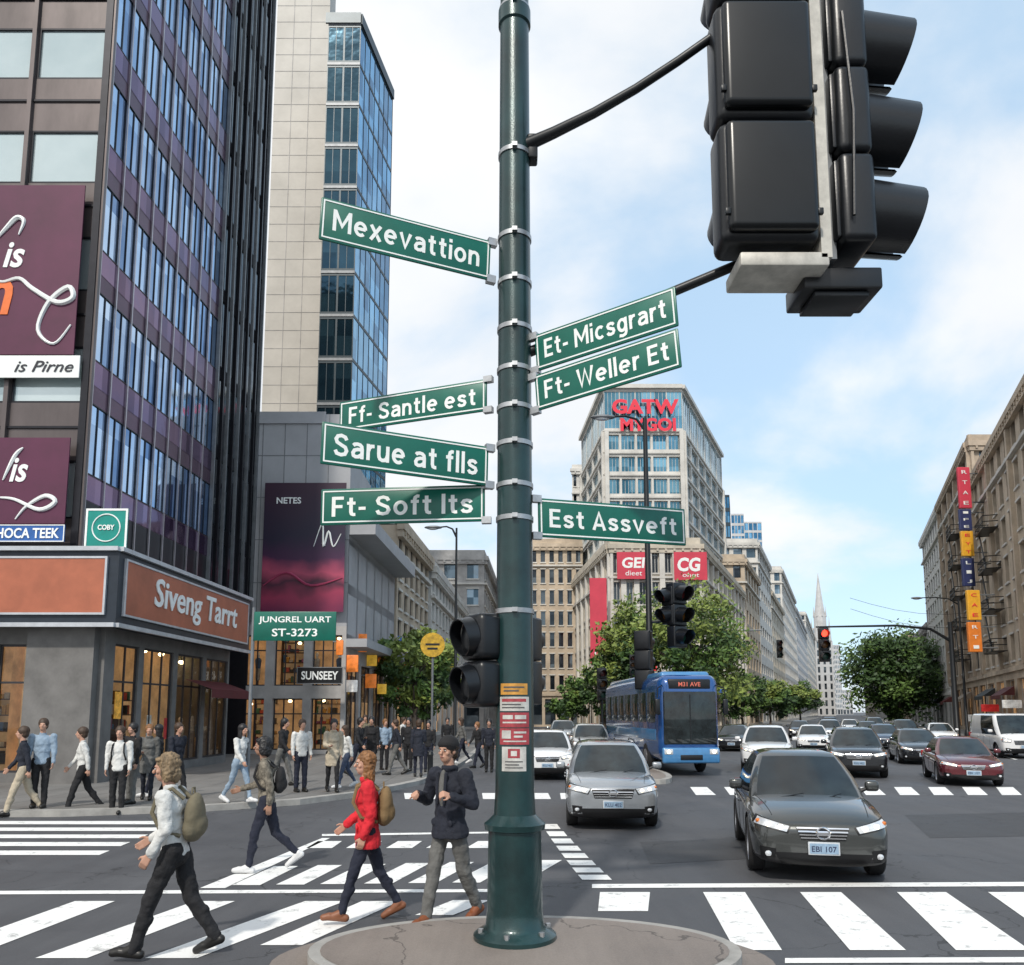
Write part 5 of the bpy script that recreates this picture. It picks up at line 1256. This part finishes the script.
# ------------------------------------------------------------------ people
skin=mat("skin",(.48,.27,.19),.55,var=.08,scale=6); skin2=mat("skin_tan",(.33,.18,.12),.55,var=.08,scale=6)
def cloth(n,c,var=.18,scale=5,rough=.85): return mat("cloth_"+n,c,rough,0,var=var,scale=scale,bump=.25,bscale=70)
hairm={'blond':mat("hair_blond",(.22,.10,.035),.6,var=.5,scale=30,stretch=(1,1,.2)),'brown':mat("hair_brown",(.05,.028,.016),.6,var=.3,scale=30,stretch=(1,1,.2)),'black':mat("hair_black",(.012,.011,.012),.5,var=.3,scale=30),'grey':mat("hair_ash_blond",(.20,.14,.08),.65,var=.7,scale=22,stretch=(1,1,.25),bump=.8,bscale=60)}
dtex=bpy.data.textures.new("folds",'CLOUDS'); dtex.noise_scale=.09
htex=bpy.data.textures.new("locks",'CLOUDS'); htex.noise_scale=.025
def blob(mb,vox,mt,it=3,fold=0,tex=None):
    me=mb.mesh("b",False); mods=[('REMESH',dict(mode='VOXEL',voxel_size=vox)),('SMOOTH',dict(factor=.5,iterations=it))]
    if fold: mods.append(('DISPLACE',dict(texture=tex or dtex,strength=fold,mid_level=.5)))
    r=evalmesh(me,mods); r.materials.clear(); r.materials.append(mt)
    for p in r.polygons: p.use_smooth=True; p.material_index=0
    return r
def person(label,loc,rz,pose,top,leg,shoe,hair,sk=None,h=1.75,vox=.011,style='short',coat=0,cap=None,female=False,group="pedestrians crossing the junction",inner=None):
    sk=sk or skin; e=thing("person",label,"person",loc,rz,group); s=h/1.75; V=Vector
    P=pose; ln=P.get('lean',.05); lo_=vox>.012; gk=.006 if lo_ else 0
    d=lambda a:V((0,-math.sin(a),-math.cos(a)))
    legs={}; zs=[]
    for sd,k in((1,'L'),(-1,'R')):
        hip=V((sd*.09,0,0)); a=P['hip'+k]; kn=P['knee'+k]
        knee=hip+d(a)*.43+V((sd*.005,0,0)); ank=knee+d(a-kn)*.42; fp=P.get('foot'+k,0)
        toe=ank+V((0,-math.cos(fp)*.17,-math.sin(fp)*.17-.045)); heel=ank+V((0,.05*math.cos(fp)+.0,-.05+.05*math.sin(fp)))
        legs[k]=(hip,knee,ank,toe,heel); zs+=[toe.z-.034,heel.z-.037]
    z0=-min(zs); off=V((0,0,z0))
    up=lambda x,y,z: V((x, y*math.cos(ln)-z*math.sin(ln), z*math.cos(ln)+y*math.sin(ln)))+off
    for k in legs: legs[k]=tuple(p+off for p in legs[k])
    sw=.17 if female else .195
    arms={}
    for sd,k in((1,'L'),(-1,'R')):
        sh=up(sd*sw,0,.50); a=P['sh'+k]-ln; ab=P.get('ab'+k,.12); el_=P['el'+k]; inn=P.get('in'+k,0)
        ud=V((sd*math.sin(ab),-math.sin(a)*math.cos(ab),-math.cos(a)*math.cos(ab))); elb=sh+ud*.28
        fd=V((-sd*math.sin(inn),-math.sin(a+el_)*math.cos(inn),-math.cos(a+el_)*math.cos(inn))).normalized(); wr_=elb+fd*.25
        arms[k]=(sh,elb,wr_,fd,sd)
    hc=up(0,-.02,.735)+V((0,-.01,0)); M=Matrix.Translation(hc)@Matrix.Rotation(P.get('yaw',0),4,'Z')@Matrix.Rotation(P.get('nod',0.0),4,'X')
    sc=lambda mb:[setattr(v,'xyz',(v*s)) for v in mb.v]
    b=MB()
    b.ell((0,.005,.015),(.073,.092,.105),sk,20,14,M); b.ell((0,-.03,-.055),(.054,.058,.062),sk,16,10,M); b.ell((0,-.052,-.088),(.024,.024,.02),sk,10,8,M)
    b.ell((0,-.078,.028),(.05,.016,.012),sk,12,8,M)
    b.cyl(M@V((0,-.085,.012)),M@V((0,-.110,-.022)),.010,.016,sk,8); b.ell((0,-.106,-.024),(.018,.015,.012),sk,8,6,M)
    b.ell((0,-.086,-.055),(.024,.010,.006),sk,8,6,M)
    for sd in(1,-1): b.ell((sd*.075,.012,-.005),(.012,.02,.03),sk,8,8,M); b.ell((sd*.04,-.06,-.02),(.025,.02,.022),sk,8,6,M)
    b.limb(up(0,0,.50),.058,hc+V((0,.01,-.05)),.052,sk)
    b.ell(up(0,0,.36),(.14,.085,.16),sk); b.ell(up(0,0,.12),(.12,.08,.2),sk); b.ell(up(0,0,-.0),(.12,.08,.09),sk)
    for k,(sh,elb,w_,fd,sd) in arms.items():
        b.limb(up(0,0,.46),.055,sh,.04,sk); b.limb(sh,.038,elb,.03,sk); b.limb(elb,.030,w_,.022,sk)
        side=V((0,-1,0))-fd*fd.dot(V((0,-1,0))); side=side.normalized() if side.length>.15 else V((0,0,1)); pn=fd.cross(side).normalized()*(-sd)
        if pn.dot(V((-sd,0,0)))<0: pn=-pn
        for q in(-.027,-.009,.009,.027): b.limb(w_+fd*.01+side*q*.7,.015,w_+fd*.085+side*q,.0135,sk,8)
        cu=P.get('curl',.5)
        for i,(q,l) in enumerate(((.03,.036),(.0105,.041),(-.0105,.038),(-.029,.03))):
            p0=w_+fd*.09+side*q; d1=(fd*math.cos(cu)+pn*math.sin(cu)); d2=(fd*math.cos(cu*2)+pn*math.sin(cu*2)); p1=p0+d1*l; p2=p1+d2*l*.9
            b.limb(p0,.010,p1,.0092,sk,8); b.limb(p1,.0092,p2,.008,sk,8)
        t0=w_+fd*.03+side*.026; t1=t0+(side*.75+fd*.65+pn*.2).normalized()*.04; t2=t1+(side*.25+fd*.9+pn*.35).normalized()*.03
        b.limb(t0,.012,t1,.011,sk,8); b.limb(t1,.011,t2,.009,sk,8)
    for k,(hip,kn,an,toe,heel) in legs.items():
        b.limb(hip,.065,kn,.04,sk); b.limb(kn,.04,an,.028,sk); b.limb(an,.026,an*.35+toe*.65,.016,sk)
    sc(b); mpart(blob(b,vox*.8*s,sk,2),"body",e)
    t=MB(); ch=.165 if female else .185
    t.ell(up(0,.0,.38),(ch,.118,.15),top,16,10); t.ell(up(0,0,.25),(ch*.9,.11,.16),top,16,10); t.ell(up(0,0,.1),(ch*.86,.108,.16),top,16,10); t.limb(up(-sw+.03,0,.475),.062,up(sw-.03,0,.475),.062,top); t.limb(up(0,0,.47),.085,up(0,-.005,.545),.062,top)
    if coat:
        hz=-.04-coat*.5
        R3=Matrix.Translation(off)@Matrix.Rotation(ln,4,'X')@Matrix.Diagonal((1,.74,1,1))
        t.lathe([(ch*.86,.26),(ch*.9,.1),(ch*1.06,0),(ch*1.12,hz*.6),(ch*1.12,hz)],top,20,R3)
        cp=up(0,-.0,.565); t.lathe([(.078,-.03),(.090,.0),(.082,.03)],top,16,Matrix.Translation(cp)@Matrix.Diagonal((1,.9,1,1)))
        for sd in (1,-1): t.ell(up(sd*.09,-.115,.06),(.05,.018,.045),top,10,6)
    else: t.ell(up(0,0,.0),(ch*.92,.118,.11),top,16,10); t.lathe([(.066,-.02),(.072,.0),(.064,.018)],top,16,Matrix.Translation(up(0,0,.575))@Matrix.Diagonal((1,.9,1,1)))
    if female: t.ell(up(0,-.06,.35),(.13,.075,.075),top,14,8)
    for k,(sh,elb,w_,fd,sd) in arms.items():
        extra=.01 if coat else .003
        t.limb(sh,.068+extra,elb,.052+extra,top); t.limb(elb,.052+extra,w_-fd*.01,.038+extra,top)
    sc(t); mpart(blob(t,vox*s,top,3,.036),"jacket" if coat else "shirt",e)
    if inner and coat:
        m=MB(); m.ell(up(0,-.092,.37),(.05,.045,.19),inner,12,10); sc(m); part(m,"shirt_front",e)
        for sd in(1,-1):
            m=MB(); m.limb(up(sd*.055,-.11,.52),.02,up(sd*.045,-.135,.24),.014,top,8); sc(m); part(m,"lapel",e)
    l=MB(); hx=.9 if coat else 1
    l.ell(up(0,.005,-.02),(.15*hx,.112*hx,.12),leg,16,10)
    for k,(hip,kn,an,toe,heel) in legs.items():
        l.limb(hip+V((0,.005,.02)),.095*(.93 if coat else 1),kn,.062 if female else .07,leg); l.limb(kn,.062 if female else .07,an+V((0,0,-.005)),.043 if female else .054,leg); l.ell(kn*.62+an*.38+V((0,.015,0)),.062 if not female else .054,leg)
    sc(l); mpart(blob(l,vox*s,leg,3,.032),"trousers",e)
    for k,(hip,kn,an,toe,heel) in legs.items():
        f=MB(); f.limb(heel+V((0,0,.003)),.041+gk,an*.3+toe*.7,.043+gk,shoe); f.limb(an*.3+toe*.7,.042+gk,toe+V((0,-.01,.003)),.035+gk,shoe); f.limb(an+V((0,0,-.0)),.047+gk,heel*.4+toe*.6+V((0,0,.015)),.042+gk,shoe)
        sc(f); mpart(blob(f,vox*.8*s,shoe,1),"shoe",e)
    hm=hairm[hair]; q=MB(); g2=gk+.006
    q.ell((0,.028,.044),(.087+g2,.100+g2,.096+g2),hm,18,12,M); q.ell((0,.052,-.02),(.077+g2,.066+g2,.088),hm,16,10,M)
    if style=='bob':
        for sd in(1,-1): q.ell((sd*.076,.022,-.035),(.028,.058,.085),hm,12,8,M)
        q.ell((0,.066,-.05),(.086,.062,.09),hm,16,10,M)
        for k_ in range(5): q.ell((-.06+.03*k_,-.062+.012*abs(k_-2),.085),(.026,.03,.022),hm,10,6,M)
    if style=='long':
        for sd in(1,-1): q.ell((sd*.07,.025,-.08),(.028,.052,.14),hm,12,8,M)
        q.ell((0,.065,-.13),(.09,.048,.18),hm,16,10,M)
    sc(q); mpart(blob(q,vox*.8*s,hm,1,.028 if not lo_ else .014,htex if not lo_ else None),"hair",e)
    if cap:
        c=MB(); c.ell((0,.020,.060),(.100,.112,.096),cap,20,12,M)
        c.lathe([(.094,-.02),(.104,-.01),(.104,.018),(.096,.03)],cap,20,M@Matrix.Translation((0,.012,.055))@Matrix.Rotation(rad(-8),4,'X')@Matrix.Diagonal((.96,1.08,1,1))); sc(c); mpart(blob(c,vox*.8*s,cap,1),"cap",e)
    if not lo_:
        for sd in(1,-1):
            m=MB(); m.ell((sd*.03,-.084,.006),(.013,.008,.007),mat("eye_white",(.6,.58,.55),.3),10,6,M); m.ell((sd*.03,-.091,.006),(.006,.004,.006),blackm,8,6,M); m.ell((sd*.03,-.091,.024),(.018,.006,.004),hairm['brown'],8,6,M); sc(m); part(m,"eye",e)
        m=MB(); m.ell((0,-.093,-.054),(.022,.006,.005),mat("lips",(.35,.12,.1),.5),8,6,M); sc(m); part(m,"mouth",e)
    return e,(lambda x,y,z:pmat(e)@(up(x,y,z)*s))
def backpack(e,f,mt,label,s=1,name="backpack"):
    c=f(0,.19,.28); o=thing(name,label,"bag",c,e.rotation_euler.z); m=MB()
    m.ell((0,0,0),(.14*s,.085*s,.21*s),mt,16,12); m.ell((0,.05*s,-.07*s),(.11*s,.06*s,.10*s),mt,14,8); m.ell((0,-.01,-.1*s),(.145*s,.085*s,.12*s),mt,14,8)
    me=blob(m,.012,mt,3,.014); mpart(me,"bag_body",o)
    for sd in(1,-1):
        m=MB(); m.tube([Vector((sd*.08,-.07,.16)),Vector((sd*.10,-.17,.25)),Vector((sd*.11,-.29,.2)),Vector((sd*.12,-.325,.05)),Vector((sd*.14,-.24,-.1)),Vector((sd*.11,-.08,-.15))],[.018]*6,mt,6)
        part(m,"strap",o)
    m=MB(); m.tube([Vector((-.04,-.02,.2*s)),Vector((-.03,-.02,.25*s)),Vector((.03,-.02,.25*s)),Vector((.04,-.02,.2*s))],[.008]*4,mt,6); part(m,"handle",o)
LEFT=rad(-90)
white_c=cloth("white",(.60,.60,.58),.15); black_c=cloth("black",(.012,.012,.014)); navy_c=cloth("navy",(.012,.015,.026)); red_c=cloth("red",(.58,.016,.028),.2); denim=cloth("denim",(.05,.07,.12)); dkden=cloth("dark_denim",(.012,.015,.03)); ltden=cloth("light_denim",(.25,.33,.42)); greyc=cloth("grey",(.12,.12,.115),.3); beige_c=cloth("beige",(.42,.36,.27)); brownl=mat("leather_brown",(.20,.06,.02),.5,var=.2); blackl=mat("leather_black",(.012,.011,.01),.4); nude=mat("shoe_tan",(.20,.075,.035),.5); khaki=cloth("khaki",(.15,.13,.085)); patt=mat("cloth_pattern",(.16,.14,.11),.85,0,var=.85,scale=14,bump=.2,bscale=60)
wshoe=mat("shoe_white",(.6,.6,.6),.5)
e,f=person("person in white shirt and black trousers striding, backpack on shoulders",G(170,958),rad(-86),dict(hipL=.38,kneeL=.10,footL=-.05,hipR=-.30,kneeR=.28,footR=.45,shL=-.05,elL=.7,shR=.2,elR=.9,lean=.12,nod=.1,yaw=.1),white_c,black_c,blackl,'grey',h=1.71,vox=.009,style='bob')
backpack(e,f,khaki,"olive khaki backpack worn on a white shirt",1.0)
e,f=person("person in patterned top and dark jeans walking with dark bag",G(264,872),rad(-80),dict(hipL=.30,kneeL=.15,footL=-.02,hipR=-.28,kneeR=.55,footR=.7,shL=-.3,elL=.4,shR=.35,elR=1.0,lean=.07),patt,dkden,wshoe,'black',h=1.74,vox=.011,style='bob',female=True,sk=skin2)
backpack(e,f,black_c,"small dark backpack worn over patterned top",.85)
e,f=person("person in bright red coat and dark jeans walking mid-stride",G(366,922),rad(-80),dict(hipL=.34,kneeL=.05,footL=-.05,hipR=-.30,kneeR=.25,footR=.5,shL=-.15,elL=.5,shR=.12,elR=.8,lean=.03,yaw=.2),red_c,dkden,nude,'blond',h=1.65,vox=.009,style='long',female=True,coat=.22)
backpack(e,f,cloth("tan",(.2,.13,.06)),"tan backpack worn on a red coat",.95)
e,f=person("person in dark jacket, cap and grey trousers with hands at chest",G(449,926),rad(-38),dict(hipL=-.24,kneeL=.28,footL=.4,hipR=.30,kneeR=.08,footR=.0,shL=.0,elL=1.95,shR=.0,elR=1.9,inL=.35,inR=.35,abL=.4,abR=.4,lean=.02,curl=1.1,yaw=.1),navy_c,greyc,brownl,'brown',h=1.80,vox=.009,coat=.10,cap=black_c,inner=greyc)
G2="pedestrians on the far pavement"
W_=dict(hipL=.35,kneeL=.1,hipR=-.3,kneeR=.3,footR=.45,shL=-.3,elL=.25,shR=.3,elR=.4)
Wb=dict(hipL=.18,kneeL=.1,hipR=-.16,kneeR=.2,footR=.2,shL=-.1,elL=.2,shR=.15,elR=1.4,inR=.3)
Wc=dict(hipL=.04,kneeL=.03,hipR=-.03,kneeR=.03,shL=.05,elL=.15,shR=.0,elR=.25,lean=.02)
pA,fA=person("person in white top and black trousers walking on pavement",G(80,812),rad(-60),W_,white_c,black_c,blackl,'brown',vox=.015,group=G2)
pB,fB=person("person in long pale coat standing on pavement",G(332,792,.13),rad(20),Wb,beige_c,black_c,blackl,'black',vox=.015,group=G2,coat=.5,female=True)
pC,fC=person("person in white shirt and black trousers standing at crossing",G(116,814),rad(10),Wc,white_c,black_c,blackl,'brown',vox=.015,group=G2)
pD,fD=person("person in white top and light jeans walking on pavement",G(238,803,.13),rad(70),W_,white_c,ltden,wshoe,'black',vox=.015,group=G2,style='long',female=True,h=1.68)
backpack(pC,fC,black_c,"black shoulder bag worn over white shirt",.8)
hair_all=[hairm['brown'],hairm['black'],hairm['black'],hairm['brown'],hairm['blond']]
names={black_c:"black",navy_c:"navy",white_c:"white",beige_c:"beige",greyc:"grey",denim:"denim",khaki:"khaki",red_c:"red",ltden:"pale blue",dkden:"dark"}
R=random.Random(11)
info={pA:(white_c,black_c,hairm['brown']),pB:(beige_c,black_c,hairm['black']),pC:(white_c,black_c,hairm['brown']),pD:(white_c,ltden,hairm['black'])}
def bgp(px,py,src_,rz,top,leg,z=.13,sc_=1.0):
    t0,l0,h0=info[src_]; hm=R.choice(hair_all)
    act={pA:"walking",pB:"standing",pC:"standing",pD:"walking"}[src_]; g_="coat" if src_ is pB else "top"
    clone(src_,G(px,py,z),rad(rz+R.uniform(-15,15)),"person in %s %s and %s trousers %s on pavement"%(names[top],g_,names[leg],act),G2,{t0:top,l0:leg,h0:hm},sc_*R.uniform(.93,1.03))
for a in ((20,816,pA,-70,navy_c,beige_c,0,1),(38,808,pC,20,ltden,black_c,.13,1.0),(130,804,pC,-20,black_c,greyc,.13,.98),(146,800,pB,10,greyc,navy_c,.13,1),(157,797,pD,-70,black_c,dkden,.13,1),(174,799,pA,60,navy_c,black_c,.13,1),
          (300,792,pC,30,white_c,dkden,.13,1),(281,786,pA,80,black_c,greyc,.13,1),(345,788,pD,-40,white_c,denim,.13,1),
          (358,776,pA,70,black_c,dkden,.13,1),(371,774,pB,0,black_c,black_c,.13,1),(384,770,pC,40,ltden,black_c,.13,1),(396,775,pA,-80,navy_c,greyc,.13,1),(408,771,pC,0,black_c,black_c,.13,1.0),(418,777,pB,180,navy_c,dkden,.13,1),(428,772,pC,0,black_c,dkden,.13,1.0),(478,768,pA,-60,black_c,dkden,.0,1),(489,772,pC,0,navy_c,black_c,.0,1.0),(462,764,pD,-60,greyc,dkden,.13,1),
          (364,762,pC,20,khaki,dkden,.13,1),(402,760,pA,80,white_c,black_c,.13,1),(447,758,pC,0,black_c,greyc,.13,1),(985,738,pA,80,black_c,dkden,.13,1),(975,736,pC,0,navy_c,black_c,.13,1)):
    bgp(*a)
for px,py in ((452,781),(430,789)):
    p=G(px,py,.13); m=MB(); m.lathe([(.1,0),(.1,.08),(.075,.12),(.07,.85),(.085,.88),(.06,.95),(.01,.98)],blackmet,14,Matrix.Translation(p)); solo(m,"bollard","short black metal bollard at pavement corner","bollard","bollards at the corner",loc=p)
print("objects",len(bpy.data.objects))
